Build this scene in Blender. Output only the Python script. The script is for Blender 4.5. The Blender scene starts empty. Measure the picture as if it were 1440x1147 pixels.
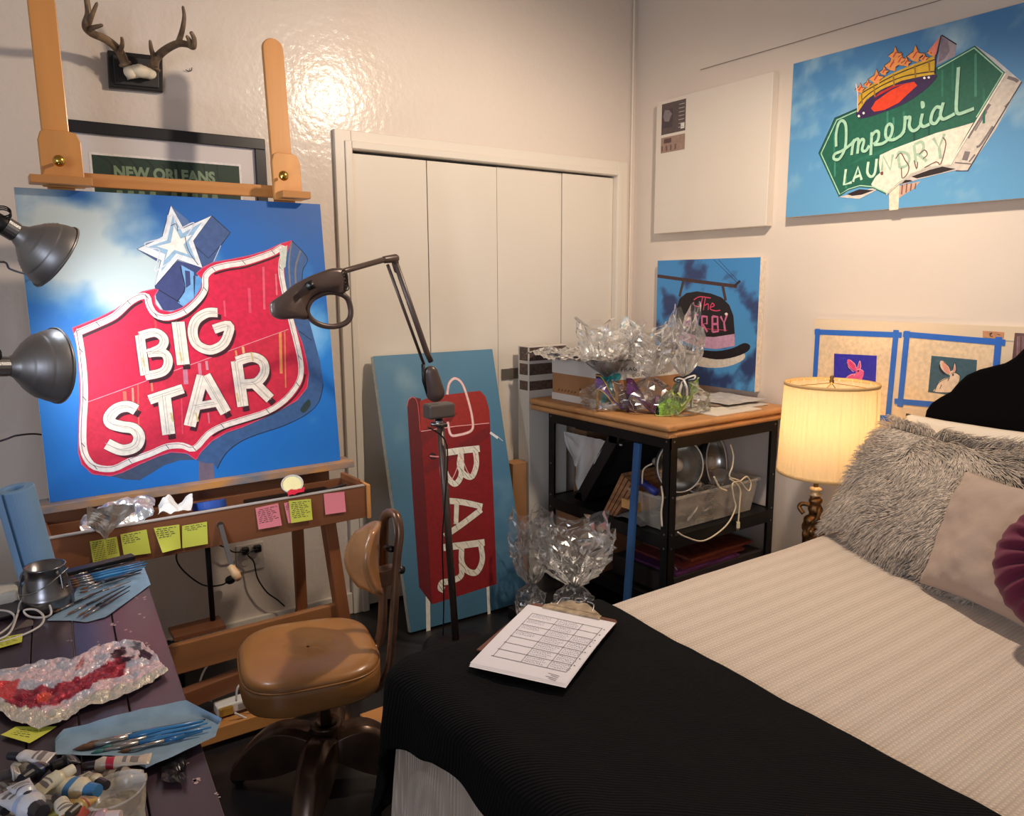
import bpy, math, random
from mathutils import Vector, Matrix, noise
from math import sin, cos, pi, radians
SC = bpy.context.scene
COL = SC.collection
random.seed(7)

# ------------------------------------------------------------------ camera
EYE = Vector((0, 0, 1.48))
YAW, PITCH, ROLL, FPX = 0.61579705, 0.1636758, -0.0054566, 1073.61
FWD = Vector((sin(YAW)*cos(PITCH), cos(YAW)*cos(PITCH), -sin(PITCH)))
_r = Vector((cos(YAW), -sin(YAW), 0)); _u = _r.cross(FWD)
RGT = _r*cos(ROLL) + _u*sin(ROLL); UP = _u*cos(ROLL) - _r*sin(ROLL)
cd = bpy.data.cameras.new('camera'); cam = bpy.data.objects.new('camera', cd); COL.objects.link(cam)
cd.sensor_fit = 'HORIZONTAL'; cd.sensor_width = 36; cd.lens = 36*FPX/1440; cd.clip_start = .02
cam.matrix_world = Matrix.Translation(EYE) @ Matrix((RGT, UP, -FWD)).transposed().to_4x4()
SC.camera = cam

# ------------------------------------------------------------------ light and exposure
SC.view_settings.view_transform = 'Standard'; SC.view_settings.look = 'None'
SC.view_settings.gamma = 1; SC.view_settings.use_curve_mapping = False
SC.view_settings.exposure = 0.10
wd = bpy.data.worlds.new('room_ambience'); SC.world = wd; wd.use_nodes = True
wd.node_tree.nodes['Background'].inputs[0].default_value = (1, .92, .87, 1)
wd.node_tree.nodes['Background'].inputs[1].default_value = .29

def lamp(name, kind, loc, power, col, size=.05, target=None, **kw):
    l = bpy.data.lights.new(name, kind); l.energy = power; l.color = col
    if kind in ('POINT', 'SPOT'): l.shadow_soft_size = size
    if kind == 'AREA': l.size = size
    for k, v in kw.items(): setattr(l, k, v)
    o = bpy.data.objects.new(name, l); COL.objects.link(o); o.location = loc
    if target is not None:
        o.rotation_euler = (Vector(target)-Vector(loc)).to_track_quat('-Z', 'Y').to_euler()
    return o
lamp('ceiling_bulb', 'SPOT', (1.97, 1.40, 2.62), 104, (1, .82, .64), .055, (1.78, 1.72, 1.70), spot_size=radians(176), spot_blend=.55)

lamp('cool_fill', 'AREA', (-1.9, -1.2, 1.5), 38, (.72,.81,1), 1.1, (.5, 1.6, .7))  # added cool fill light, lifts the table and the bed skirt

# ------------------------------------------------------------------ helpers
def ray(u, v): return FWD + RGT*((u-720)/FPX) - UP*((v-573.5)/FPX)
def onX(u, v, X): d = ray(u, v); return EYE + d*(X/d.x)
def onY(u, v, Y): d = ray(u, v); return EYE + d*(Y/d.y)
def onZ(u, v, Z): d = ray(u, v); return EYE + d*((Z-EYE.z)/d.z)
def lin(c):
    c = c/255
    return c/12.92 if c <= .04045 else ((c+.055)/1.055)**2.4
def rgb(c): return (lin(c[0]), lin(c[1]), lin(c[2]), 1)

MATS = {}
def mat(name, col, rough=.6, metal=0., var=None, bump=None, stretch=None, spec=None, trans=0., alpha=1., sheen=0., emis=None, attr=None, coat=0., col2=None, ior=None, vstretch=None, subsurf=0):
    """procedural principled material; var=(scale, amount) colour noise; bump=(scale, strength, distance)"""
    if name in MATS: return MATS[name]
    m = bpy.data.materials.new(name); m.use_nodes = True; MATS[name] = m
    nt = m.node_tree; N = nt.nodes; L = nt.links; b = N['Principled BSDF']
    c = rgb(col); b.inputs['Base Color'].default_value = c
    b.inputs['Roughness'].default_value = rough; b.inputs['Metallic'].default_value = metal
    if spec is not None: b.inputs['Specular IOR Level'].default_value = spec
    if trans: b.inputs['Transmission Weight'].default_value = trans
    if ior: b.inputs['IOR'].default_value = ior
    if alpha < 1: b.inputs['Alpha'].default_value = alpha
    if sheen: b.inputs['Sheen Weight'].default_value = sheen
    if coat: b.inputs['Coat Weight'].default_value = coat; b.inputs['Coat Roughness'].default_value = .19
    if emis: b.inputs['Emission Color'].default_value = rgb(emis[0]); b.inputs['Emission Strength'].default_value = emis[1]
    tc = N.new('ShaderNodeTexCoord')
    def nz(scale, st, detail=5):
        mp = N.new('ShaderNodeMapping'); L.new(tc.outputs['Object'], mp.inputs[0])
        if st: mp.inputs['Scale'].default_value = st
        t = N.new('ShaderNodeTexNoise'); t.inputs['Scale'].default_value = scale; t.inputs['Detail'].default_value = detail
        L.new(mp.outputs[0], t.inputs['Vector']); return t
    if attr:
        a = N.new('ShaderNodeVertexColor'); a.layer_name = attr; L.new(a.outputs[0], b.inputs['Base Color'])
    if var:
        t = nz(var[0], vstretch or stretch); r = N.new('ShaderNodeValToRGB')
        k = var[1]
        if col2: lo, hi = rgb(col), rgb(col2)
        else:
            lo = tuple(max(0, x*(1-k)) for x in c[:3])+(1,); hi = tuple(min(1, x*(1+k)) for x in c[:3])+(1,)
        r.color_ramp.elements[0].position = .35; r.color_ramp.elements[1].position = .65
        r.color_ramp.elements[0].color = lo; r.color_ramp.elements[1].color = hi
        L.new(t.outputs['Fac'], r.inputs[0]); L.new(r.outputs[0], b.inputs['Base Color'])
    if bump:
        t = nz(bump[0], stretch, 4); bp = N.new('ShaderNodeBump'); bp.inputs['Strength'].default_value = bump[1]
        bp.inputs['Distance'].default_value = bump[2] if len(bump) > 2 else .01
        L.new(t.outputs['Fac'], bp.inputs['Height']); L.new(bp.outputs[0], b.inputs['Normal'])
        if coat: L.new(bp.outputs[0], b.inputs['Coat Normal'])
    return m

def catmull(p, n=8, closed=False):
    p = [Vector(q) for q in p]; m = len(p); out = []
    if m < 3: return p
    for i in range(m if closed else m-1):
        g = lambda k: p[k % m] if closed else p[max(0, min(m-1, k))]
        a, b, c, d = g(i-1), g(i), g(i+1), g(i+2)
        for j in range(n):
            t = j/n
            out.append(.5*((2*b)+(c-a)*t+(2*a-5*b+4*c-d)*t*t+(3*b-a-3*c+d)*t**3))
    if not closed: out.append(p[-1])
    return out

class MB:
    """collects shapes in world space, then links them as ONE mesh object"""
    def __init__(s): s.v = []; s.f = []; s.m = []; s.c = None
    def add(s, vs, fs, mi=0):
        k = len(s.v); s.v += [Vector(q) for q in vs]; s.f += [tuple(i+k for i in f) for f in fs]; s.m += [mi]*len(fs); return s
    def box(s, lo, hi, mi=0, M=None):
        x0, y0, z0 = lo; x1, y1, z1 = hi
        vs = [Vector(q) for q in ((x0,y0,z0),(x1,y0,z0),(x1,y1,z0),(x0,y1,z0),(x0,y0,z1),(x1,y0,z1),(x1,y1,z1),(x0,y1,z1))]
        if M: vs = [M @ q for q in vs]
        return s.add(vs, [(0,3,2,1),(4,5,6,7),(0,1,5,4),(1,2,6,5),(2,3,7,6),(3,0,4,7)], mi)
    def bar(s, a, b, w, d, ref=(0,0,1), mi=0):
        """rectangular bar from a to b; w across, d along ref"""
        a, b = Vector(a), Vector(b); z = (b-a).normalized(); ref = Vector(ref)
        x = z.cross(ref).normalized() if abs(z.dot(ref)) < .999 else z.orthogonal().normalized(); y = x.cross(z)
        vs = [p+x*(i*w/2)+y*(j*d/2) for p in (a, b) for i, j in ((-1,-1),(1,-1),(1,1),(-1,1))]
        return s.add(vs, [(0,3,2,1),(4,5,6,7),(0,1,5,4),(1,2,6,5),(2,3,7,6),(3,0,4,7)], mi)
    def tube(s, pts, r, n=10, mi=0, caps=True, closed=False, flat=1.):
        pts = [Vector(p) for p in pts]; m = len(pts)
        if not hasattr(r, '__len__'): r = [r]*m
        t0 = (pts[1]-pts[0]).normalized(); x = t0.orthogonal().normalized(); vs = []
        for i, p in enumerate(pts):
            if closed: t = (pts[(i+1) % m]-pts[i-1]).normalized()
            else: t = (pts[min(i+1, m-1)]-pts[max(i-1, 0)]).normalized()
            x = (x-t*x.dot(t)); x = x.normalized() if x.length > 1e-6 else t.orthogonal().normalized(); y = t.cross(x)
            for j in range(n):
                a = 2*pi*j/n; vs.append(p+x*(cos(a)*r[i])+y*(sin(a)*r[i]*flat))
        fs = [(i*n+j, i*n+(j+1) % n, ((i+1) % m)*n+(j+1) % n, ((i+1) % m)*n+j) for i in range(m if closed else m-1) for j in range(n)]
        if caps and not closed: fs += [tuple(range(n))[::-1], tuple((m-1)*n+j for j in range(n))]
        return s.add(vs, fs, mi)
    def lathe(s, prof, o=(0,0,0), ax=(0,0,1), n=32, mi=0, sx=1., sy=1., X=None):
        """prof: (radius, height) pairs round axis ax from o"""
        o = Vector(o); z = Vector(ax).normalized(); x = (Vector(X) if X else z.orthogonal()).normalized(); x = (x-z*x.dot(z)).normalized(); y = z.cross(x)
        vs = [o+z*h+x*(r*cos(2*pi*j/n)*sx)+y*(r*sin(2*pi*j/n)*sy) for r, h in prof for j in range(n)]
        fs = [(i*n+j, i*n+(j+1) % n, (i+1)*n+(j+1) % n, (i+1)*n+j) for i in range(len(prof)-1) for j in range(n)]
        return s.add(vs, fs, mi)
    def ball(s, o, r, n=16, mi=0, sq=(1,1,1), M=None):
        vs = []; o = Vector(o)
        for i in range(n//2+1):
            th = pi*i/(n//2)
            for j in range(n):
                q = Vector((sin(th)*cos(2*pi*j/n)*sq[0], sin(th)*sin(2*pi*j/n)*sq[1], cos(th)*sq[2]))*r
                vs.append(o+(M @ q if M else q))
        return s.add(vs, [(i*n+j, (i+1)*n+j, (i+1)*n+(j+1) % n, i*n+(j+1) % n) for i in range(n//2) for j in range(n)], mi)
    def grid(s, fn, nu, nv, mi=0):
        vs = [fn(i/nu, j/nv) for j in range(nv+1) for i in range(nu+1)]
        return s.add(vs, [(j*(nu+1)+i, j*(nu+1)+i+1, (j+1)*(nu+1)+i+1, (j+1)*(nu+1)+i) for j in range(nv) for i in range(nu)], mi)
    def prism(s, pts, off, mi=0):
        pts = [Vector(p) for p in pts]; off = Vector(off); n = len(pts)
        return s.add(pts+[p+off for p in pts], [tuple(range(n))[::-1], tuple(range(n, 2*n))]+[(i, (i+1) % n, n+(i+1) % n, n+i) for i in range(n)], mi)
    def build(s, name, mats, parent=None, smooth=False, bevel=0, seg=2, sub=0, solid=0, loc=None, weld=False):
        if not isinstance(mats, (list, tuple)): mats = [mats]
        if parent is not None: o0 = WLOC[parent.name]
        elif loc is not None: o0 = Vector(loc)
        else:
            xs = [q.x for q in s.v]; ys = [q.y for q in s.v]
            o0 = Vector(((min(xs)+max(xs))/2, (min(ys)+max(ys))/2, min(q.z for q in s.v)))
        me = bpy.data.meshes.new(name); me.from_pydata([q-o0 for q in s.v], [], s.f)
        for m in mats: me.materials.append(m)
        me.polygons.foreach_set('material_index', s.m)
        if smooth: me.polygons.foreach_set('use_smooth', [True]*len(s.f))
        if s.c:
            ca = me.color_attributes.new('Col', 'FLOAT_COLOR', 'POINT')
            ca.data.foreach_set('color', [x for q in s.c for x in q])
        me.update()
        if weld:
            import bmesh
            bm = bmesh.new(); bm.from_mesh(me); bmesh.ops.remove_doubles(bm, verts=bm.verts, dist=1e-5); bm.to_mesh(me); bm.free()
        o = bpy.data.objects.new(name, me); COL.objects.link(o)
        if parent is not None: o.parent = parent
        else: o.location = o0
        WLOC[o.name] = o0
        if solid: d = o.modifiers.new('solid', 'SOLIDIFY'); d.thickness = solid
        if bevel: d = o.modifiers.new('bevel', 'BEVEL'); d.width = bevel; d.segments = seg; d.limit_method = 'ANGLE'
        if sub: d = o.modifiers.new('sub', 'SUBSURF'); d.levels = d.render_levels = sub
        if smooth and (bevel or smooth == 2):
            try: me.shade_smooth()
            except Exception: pass
        return o
WLOC = {}
def tag(o, label, cat, group=None):
    o['label'] = label; o['category'] = cat
    if group: o['group'] = group
    return o
def thing(name, loc, label, cat, group=None):
    o = bpy.data.objects.new(name, None); COL.objects.link(o); o.location = loc; o.empty_display_size = .1
    WLOC[o.name] = Vector(loc); return tag(o, label, cat, group)
def struct(o): o['kind'] = 'structure'; return o

class Art:
    """a flat picture standing on its own plane: paint layers cut as thin films on its face"""
    def __init__(s, o, U, V, step=.00005):
        s.o = Vector(o); s.U = Vector(U).normalized(); s.V = (Vector(V)-s.U*Vector(V).dot(s.U)).normalized()
        s.N = s.U.cross(s.V)
        if s.N.dot(EYE-s.o) < 0: s.N = -s.N
        s.mb = MB(); s.cols = []; s.L = 0; s.step = step; s.mats = []; s.keys = {}
    def pt(s, u, v):
        d = ray(u, v); t = (s.o-EYE).dot(s.N)/d.dot(s.N); q = EYE+d*t-s.o
        return Vector((q.dot(s.U), q.dot(s.V)))
    def w(s, p, L): return s.o+s.U*p[0]+s.V*p[1]+s.N*((L+.05*(getattr(s, 'n', 0) % 7))*s.step)
    def mi(s, c):
        c = tuple(int(round(x)) for x in c)
        if c not in s.keys:
            s.keys[c] = len(s.mats); s.mats.append(mat('paint_%02x%02x%02x' % c, c, .55, var=(60, .10)))
        return s.keys[c]
    def body(s, a0, b0, a1, b1, th, side):
        """the canvas block behind the face"""
        k = s.mi(side) if isinstance(side, tuple) else s.addmat(side)
        q = [s.w(p, 0)-s.N*.0004 for p in ((a0,b0),(a1,b0),(a1,b1),(a0,b1))]
        s.mb.prism(q, -s.N*th, k); s.rect = (a0, b0, a1, b1)
    def addmat(s, m):
        if m not in s.mats: s.mats.append(m)
        return s.mats.index(m)
    def sky(s, fn, nu=90, nv=90, name='sky_paint'):
        """face grid whose pigment colours come from fn(a, b) in 0..1"""
        a0, b0, a1, b1 = s.rect; k = s.addmat(mat(name, (255,255,255), .5, attr='Col'))
        base = len(s.mb.v); s.mb.grid(lambda i, j: s.w((a0+(a1-a0)*i, b0+(b1-b0)*j), 0), nu, nv, k)
        s.skyc = (base, [fn(i/nu, j/nv) for j in range(nv+1) for i in range(nu+1)])
    def poly(s, pts, c, smooth=0, local=False, L=None):
        s.L = s.L+1 if L is None else L; s.n = getattr(s, 'n', 0)+1
        q = pts if local else [s.pt(*p) for p in pts]
        if smooth: q = catmull([Vector(p) for p in q], smooth, True)
        s.mb.add([s.w(p, s.L) for p in q], [tuple(range(len(q)))], s.mi(c))
    def stroke(s, pts, w, c, smooth=6, closed=False, local=False, L=None, taper=0):
        """ribbon of width w (metres)"""
        s.L = s.L+1 if L is None else L; s.n = getattr(s, 'n', 0)+1
        q = [Vector(p) if local else s.pt(*p) for p in pts]
        if smooth and len(q) > 2: q = catmull(q, smooth, closed)
        n = len(q); vs = []
        for i in range(n):
            a = q[i-1] if (closed or i) else q[0]; b = q[(i+1) % n] if (closed or i < n-1) else q[-1]
            d = b-a
            d = d.normalized() if d.length > 1e-9 else Vector((1, 0))
            e = Vector((-d.y, d.x))*(w/2); vs += [s.w(q[i]+e, s.L+.5*i/n), s.w(q[i]-e, s.L+.5*i/n)]
        s.mb.add(vs, [(2*i, 2*i+1, (2*i+3) % (2*n), (2*i+2) % (2*n)) for i in range(n if closed else n-1)], s.mi(c))
    def text(s, txt, p0, p1, h, c, bold=0., L=None):
        """lettering with its baseline from p0 to p1 (local) and cap height h"""
        s.L = s.L+1 if L is None else L
        cu = bpy.data.curves.new('t', 'FONT'); cu.body = txt; cu.size = 1; cu.offset = bold; cu.resolution_u = 4
        ob = bpy.data.objects.new('t', cu); COL.objects.link(ob)
        me = bpy.data.meshes.new_from_object(ob.evaluated_get(bpy.context.evaluated_depsgraph_get()))
        bpy.data.objects.remove(ob); vs = [v.co.copy() for v in me.vertices]; fs = [tuple(p.vertices) for p in me.polygons]
        bpy.data.meshes.remove(me)
        if not vs: return
        x0 = min(v.x for v in vs); x1 = max(v.x for v in vs); p0, p1 = Vector(p0), Vector(p1); d = p1-p0
        e = Vector((-d.y, d.x)).normalized()*(h/.73)
        s.mb.add([s.w(p0+d*((v.x-x0)/(x1-x0))+e*v.y, s.L) for v in vs], fs, s.mi(c))
    def done(s, name, parent=None, loc=None):
        if hasattr(s, 'skyc'):
            b, cc = s.skyc; s.mb.c = [(1,1,1,1)]*len(s.mb.v)
            s.mb.c[b:b+len(cc)] = [rgb(c) for c in cc]
        return s.mb.build(name, s.mats, parent, loc=loc)
def mixc(a, b, t): t = max(0, min(1, t)); return tuple(a[i]+(b[i]-a[i])*t for i in range(3))
def zc(ox, oy, k): return lambda pts: [(ox+x/k, oy+y/k) for x, y in pts]
def fbm(x, y, s, seed=0): return noise.fractal(Vector((x*s+seed*7.3, y*s, seed*3.1)), .9, 2.1, 5)

# ------------------------------------------------------------------ room shell
H_C = 3.15; YB = 3.10; XR = 3.01
wallm = mat('wall_paint', (218,205,193), .55, var=(1.2, .02), bump=(34, .36, .006), coat=.45)
wallr = mat('wall_paint_right', (220,207,194), .55, var=(1.5, .02), bump=(30, .08, .004))
doorm = mat('door_paint', (224,214,200), .45, var=(2, .02), bump=(20, .05, .003))
floorm = mat('dark_floor', (34,31,32), .35, var=(6, .5), bump=(12, .1))
DX0, DX1, DZ = 1.368, 2.87, 2.03
w = MB(); w.box((-2.5, YB, 0), (DX0-.005, YB+.12, H_C)); w.box((DX1+.005, YB, 0), (XR+.12, YB+.12, H_C)); w.box((DX0-.005, YB, DZ+.004), (DX1+.005, YB+.12, H_C))
w.box((DX0-.005, YB+.11, 0), (DX1+.005, YB+.12, DZ+.004)); struct(w.build('wall_back', wallm))
struct(MB().box((XR, -2.5, 0), (XR+.12, YB, H_C)).build('wall_right', wallr))
struct(MB().box((-2.5, -2.5, -.1), (XR+.12, YB+.12, 0)).build('floor', floorm))
struct(MB().box((-2.5, -2.5, H_C), (XR+.12, YB+.12, H_C+.1)).build('ceiling', mat('ceiling_paint', (205,192,176), .8)))
# closet casing: flat boards with a stepped inner bead
t = MB()
for k, (o, y0, y1) in enumerate(((.072, YB-.022, YB), (.030, YB-.030, YB), (.012, YB-.026, YB+.03))):
    t.box((DX0-o, y0, 0), (DX0+(.0 if k < 2 else .004), y1, DZ+o)); t.box((DX1-(.0 if k < 2 else .004), y0, 0), (DX1+o, y1, DZ+o)); t.box((DX0, y0, DZ+(.0 if k < 2 else -.002)), (DX1, y1, DZ+o))
struct(t.build('trim_1', doorm, bevel=.003))
t = MB().tube([(DX1+.105, YB-.012, 0), (DX1+.105, YB-.012, H_C)], .006, 8); struct(t.build('trim_2', doorm))
pw = (DX1-DX0-.012)/4
edges = [onY(x, y, YB+.012).x for x, y in ((599,222),(698,232),(790,240))]
ex = [DX0+.004]+edges+[DX1-.004]
for n in range(2):
    root = thing('door_%d' % (n+1), ((ex[2*n]+ex[2*n+2])/2, YB+.02, 0), ['left', 'right'][n]+' pair of cream flush bifold closet panels', 'door'); struct(root)
    for k in (2*n, 2*n+1):
        M = Matrix.Identity(4)
        MB().box((ex[k]+.0022, YB+.008+(.004 if k == 2 else 0), .012), (ex[k+1]-.0022, YB+.04, DZ-.008-(.006 if k < 2 else .002))).build('door_panel', doorm, root, bevel=.0015)
b = MB(); b.box((-2.5, YB-.016, 0), (DX0-.073, YB, .10)); struct(b.build('baseboard_back', doorm, bevel=.004))
b = MB(); b.box((XR-.016, -2.5, 0), (XR, YB-.02, .10)); struct(b.build('baseboard_right', doorm, bevel=.004))
# taped steel latch plate on the closet panels
t = thing('door_latch_plate', onY(722, 524, YB), 'small grey metal strap plate fixed across the closet panel seam', 'latch')
p0 = onY(705, 519, YB+.008); p1 = onY(745, 530, YB+.008)
MB().box((p0.x, YB+.004, p1.z), (p1.x, YB+.0085, p0.z)).build('plate', mat('latch_steel', (150,142,130), .35, .8, bump=(200,.2)), t)
MB().box((p0.x+.05, YB+.002, p1.z-.002), (p0.x+.066, YB+.004, p0.z+.002)).build('clasp', mat('latch_steel', (150,142,130)), t)
# ------------------------------------------------------------------ paintings
CREAM = (240,228,208)
# --- shield sign painting on the easel
BLo = Vector((.146, 2.60, .837)); BRo = Vector((1.066, 2.60, .837)); tilt = Vector((0, .085, .914))
A = Art(BLo, BRo-BLo, tilt); SZ = .916; SZ_U = (onY(478.5,647,2.60)-onY(72,706,2.60)).length
A.body(0, 0, .920, .924, .020, (222,220,214))
def sky1(a, b):
    base = mixc((22,112,196), (26,84,150), (b-.45)*1.6+fbm(a,b,2.5,1)*.25)
    base = mixc(base, (40,150,235), max(0, .55-abs(b-.42)*2.2)*(1 if a < .5 else .7))
    d = .30-math.hypot((a-.12)*.95, (b-.86)*.9)+fbm(a,b,4,2)*.13
    d2 = .30-math.hypot((a-.30)*1.1, (b-.70)*1.5)+fbm(a,b,4,5)*.13
    hole = .12-math.hypot(a-.17, (b-.985)*1.8)
    k = max(d, d2)*5-max(0, hole)*9
    base = mixc(base, (196,206,204), k)
    d3 = .10-math.hypot((a-.93)*1.2, (b-.52)*.55)+fbm(a,b,6,3)*.09
    base = mixc(base, (130,190,235), d3*7)
    d4 = .05-math.hypot((a-.90), (b-.17)*1.2)+fbm(a,b,7,4)*.05
    return mixc(base, (150,195,225), d4*6)
A.sky(sky1, 110, 110)
c1 = zc(100, 270, 4); c2 = zc(100, 420, 4); RED = (214,26,66); DK = (62,16,30); BG = (62,84,128)
# side of the sign box, pole
A.poly(c2([(718,900),(800,890),(806,1016),(720,1026)]), (112,98,116))
A.poly(c1([(1240,272),(1290,320),(1328,370),(1305,430),(1300,520),(1315,640),(1355,780),(1400,950),(1420,1080)])+c2([(1418,500),(1395,575),(1330,645),(1200,712),(1050,762),(960,800),(890,850),(850,900),(822,955),(800,925),(760,925),(705,908),(650,800),(1000,500)])+c1([(1200,500)]), (58,92,140))
A.poly(c2([(705,905),(610,908),(520,938),(445,985),(385,1020),(300,1016),(205,992),(300,940),(600,850)]), (66,78,104))
for q in (c1([(1240,280),(1225,400),(1235,560)]), c1([(1290,330),(1262,430),(1268,560)])): A.stroke(q, .006, (120,116,120))
A.stroke(c1([(1240,272),(1328,370),(1303,440),(1300,520)]), .0025, (24,30,46)); A.stroke(c2([(1280,180),(1352,232)]), .002, (24,30,46))
A.stroke(c2([(1418,480),(1395,575),(1330,645),(1200,712),(1050,762),(960,800),(890,850),(850,900),(822,955)]), .0025, (24,30,46))
A.poly(c2([(1290,620),(1335,565),(1345,600),(1310,640)]), (40,60,60), 4)
# star and its box
A.poly(c1([(470,525),(600,385),(740,425),(706,480),(735,540),(690,610),(620,660),(520,668),(478,600)]), (58,66,112))
A.poly(c1([(620,410),(690,450),(696,600),(640,650),(600,620),(640,560)]), (118,168,212))
A.poly(c1([(640,440),(668,445),(672,520),(646,540)]), (58,66,112))
A.stroke(c1([(612,420),(640,540),(600,610)]), .003, (26,30,50)); A.stroke(c1([(690,470),(694,600)]), .003, (26,30,50)); A.stroke(c1([(485,545),(560,590),(612,620)]), .003, (26,30,50))
A.poly(c1([(700,470),(740,490),(735,540),(692,600)]), (90,150,205))
A.poly(c1([(790,133),(895,228),(842,300),(802,388),(740,430),(680,270)]), BG)
A.poly(c1([(560,75),(655,155),(690,215),(615,190)]), (84,108,150)); A.poly(c1([(370,322),(490,395),(500,330)]), (70,84,120))
for q in ([(790,133),(895,228),(842,300),(772,372),(690,300)],): A.stroke(c1(q), .0022, (24,30,46), 0)
A.stroke(c1([(842,300),(802,390)]), .0022, (190,200,220))
star = c1([(560,75),(632,202),(790,133),(688,275),(740,428),(600,380),(470,530),(505,385),(370,320),(510,255)])
A.poly(star, (226,224,222)); A.stroke(star, .0022, (40,40,60), 0, True)
A.poly(c1([(572,130),(628,232),(735,170),(660,280),(700,380),(592,345),(505,450),(530,350),(430,310),(540,270)]), (150,178,200))
A.poly(c1([(578,190),(615,262),(680,240),(632,295),(655,350),(580,325),(528,380),(545,325),(480,305),(560,285)]), (238,228,214))
A.stroke(c1([(545,130),(530,225),(500,262),(415,288),(440,315),(498,330),(470,440),(515,420),(600,360)]), .0035, (212,208,212)); A.stroke(c1([(548,140),(575,130),(600,205),(690,172),(650,250)]), .0035, (212,208,212)); A.stroke(c1([(640,250),(660,330),(715,410)]), .0025, (90,80,90)); A.stroke(c1([(560,190),(590,180),(600,220)]), .0025, (90,80,90))
# red face
face = c1([(5,765),(150,708),(250,660),(330,600),(400,560),(470,545),(490,548),(468,585),(472,630),(500,662),(560,675),(625,650),(690,600),(730,540),(738,490),(705,458),(740,425),(800,395),(900,378),(1000,358),(1100,328),(1180,290),(1240,272),(1212,340),(1198,430),(1200,520),(1222,640),(1260,750),(1300,850),(1325,950),(1336,1022)])+c2([(1326,500),(1270,570),(1180,622),(1090,665),(960,722),(870,752),(790,800),(730,860),(702,905),(650,868),(560,862),(480,888),(380,932),(290,975),(220,996),(120,985),(60,930),(40,860),(42,700),(50,560),(45,400),(35,270),(8,168)])
A.poly(face, RED); A.stroke(face, .003, (196,90,120), 0, True)
A.poly(c2([(80,585),(1220,172),(1262,300),(1285,400),(1200,540),(960,680),(790,740),(690,830),(600,820),(330,905),(230,945),(140,935),(90,880),(80,750)]), (206,34,62))
A.stroke(c2([(80,585),(1220,172)]), .0022, (232,150,160), 0)
for x0, y0, y1, wd, c in [(300,520,620,.010,(226,110,90)),(345,500,640,.006,(232,150,120)),(375,480,760,.004,(226,100,80)),(450,450,520,.006,(230,120,100)),(640,390,480,.014,(200,120,140)),(720,360,430,.010,(214,120,140)),(760,350,400,.008,(214,140,150)),(925,290,330,.006,(230,150,90)),(965,270,310,.008,(232,170,120)),(1175,190,420,.010,(226,140,84)),(1200,180,500,.005,(226,120,84)),(470,80,170,.006,(226,70,70)),(620,560,760,.004,(226,70,90)),(770,640,700,.005,(214,110,130)),(860,10,100,.006,(232,80,100)),(1080,-180,60,.008,(232,90,110)),(1000,-60,80,.010,(226,70,96)),(1150,-140,-20,.006,(232,110,120))]:
    A.stroke(c2([(x0,y0),(x0+3,(y0+y1)/2),(x0+6,y1)]), wd, c)
# white neon border with its dark shadow line
bd = c1([(38,790),(150,742),(245,695),(325,622),(380,590),(425,588),(440,640),(475,690),(545,705),(640,672),(715,605),(752,545),(755,475),(800,432),(880,410),(970,396),(1060,368),(1135,340),(1195,312),(1178,430),(1198,560),(1230,700),(1260,820),(1285,930),(1292,1012)])+c2([(1272,480),(1205,565),(1105,632),(960,680),(850,715),(770,760),(692,842),(625,825),(540,830),(450,868),(330,912),(235,955),(135,945),(85,893),(66,820),(66,700),(74,560),(70,430),(55,290),(38,190)])
sh = lambda q, dx=3.5, dy=5.5: [(x+dx, y+dy) for x, y in q]
A.stroke(sh(bd[0:5], 5, 6), .008, DK); A.stroke(sh(bd[5:13], 2, 7), .008, DK); A.stroke(sh(bd[13:19], 1, 7), .006, DK); A.stroke(sh(bd[24:31], 6, 3), .006, DK)
A.stroke(bd, .0195, (240,226,214), 3, True); A.stroke(sh(bd, -2.2, -2.2), .0018, (150,60,80), 3, True)
for k in range(1, len(bd), 2):
    x, y = bd[k]; A.stroke([(x-2.5,y-3),(x+2.5,y+3)], .002, (60,40,50), 0, L=A.L if k > 1 else None)
A.poly(c1([(1170,320),(1215,300),(1205,420),(1180,440)]), (206,206,190))
# letters
LET = [(.036, [[(385,205),(415,430)]]), (.036, [[(385,210),(470,190),(520,225),(505,275),(430,310)], [(430,305),(520,305),(545,355),(515,410),(415,435)]]),
 (.050, [[(600,130),(630,370)]]), (.040, [[(822,78),(762,80),(702,120),(682,185),(705,255),(775,288),(845,262),(878,210),(885,150),(800,172)]]),
 (.044, [[(365,625),(318,605),(258,618),(216,662),(225,700),(285,718),(350,730),(382,775),(360,830),(285,850),(200,815)]]),
 (.040, [[(438,568),(628,505)]]), (.050, [[(522,545),(548,762)]]),
 (.048, [[(738,432),(665,715)], [(750,432),(868,640)]]), (.034, [[(700,605),(815,585)]]),
 (.048, [[(928,350),(965,605)]]), (.042, [[(928,352),(1015,328),(1075,355),(1085,415),(1040,470),(960,480)]]), (.046, [[(1025,470),(1118,562)]])]
for wd, sts in LET:
    for q in sts: A.stroke(sh(c2(q), 5, 6.5), wd*.45, DK, 5, L=A.L+1)
A.L += 1
for wd, sts in LET:
    for q in sts: A.stroke(c2(q), wd*.84, (110,40,56), 5, L=A.L+(.5 if 0 else 0))
A.L += 1; lb = A.L
for wd, sts in LET:
    for q in sts: A.stroke(c2(q), wd*.84-.0030, (238,222,204), 5, L=lb)
for wd, sts in LET:
    for q in sts:
        A.stroke(sh(c2(q), -2.6, -1.2), .0016, (168,150,146), 5, L=lb+1); A.stroke(sh(c2(q), 1.2, 1.0), .0016, (186,168,150), 5, L=lb+2)
A.L = lb+2
for p in ((400,330),(610,300),(1010,300),(560,640),(700,640),(930,530)): A.stroke(c2([p,(p[0]+12,p[1]+50)]), .006, (214,190,130), 0, L=A.L)
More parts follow.
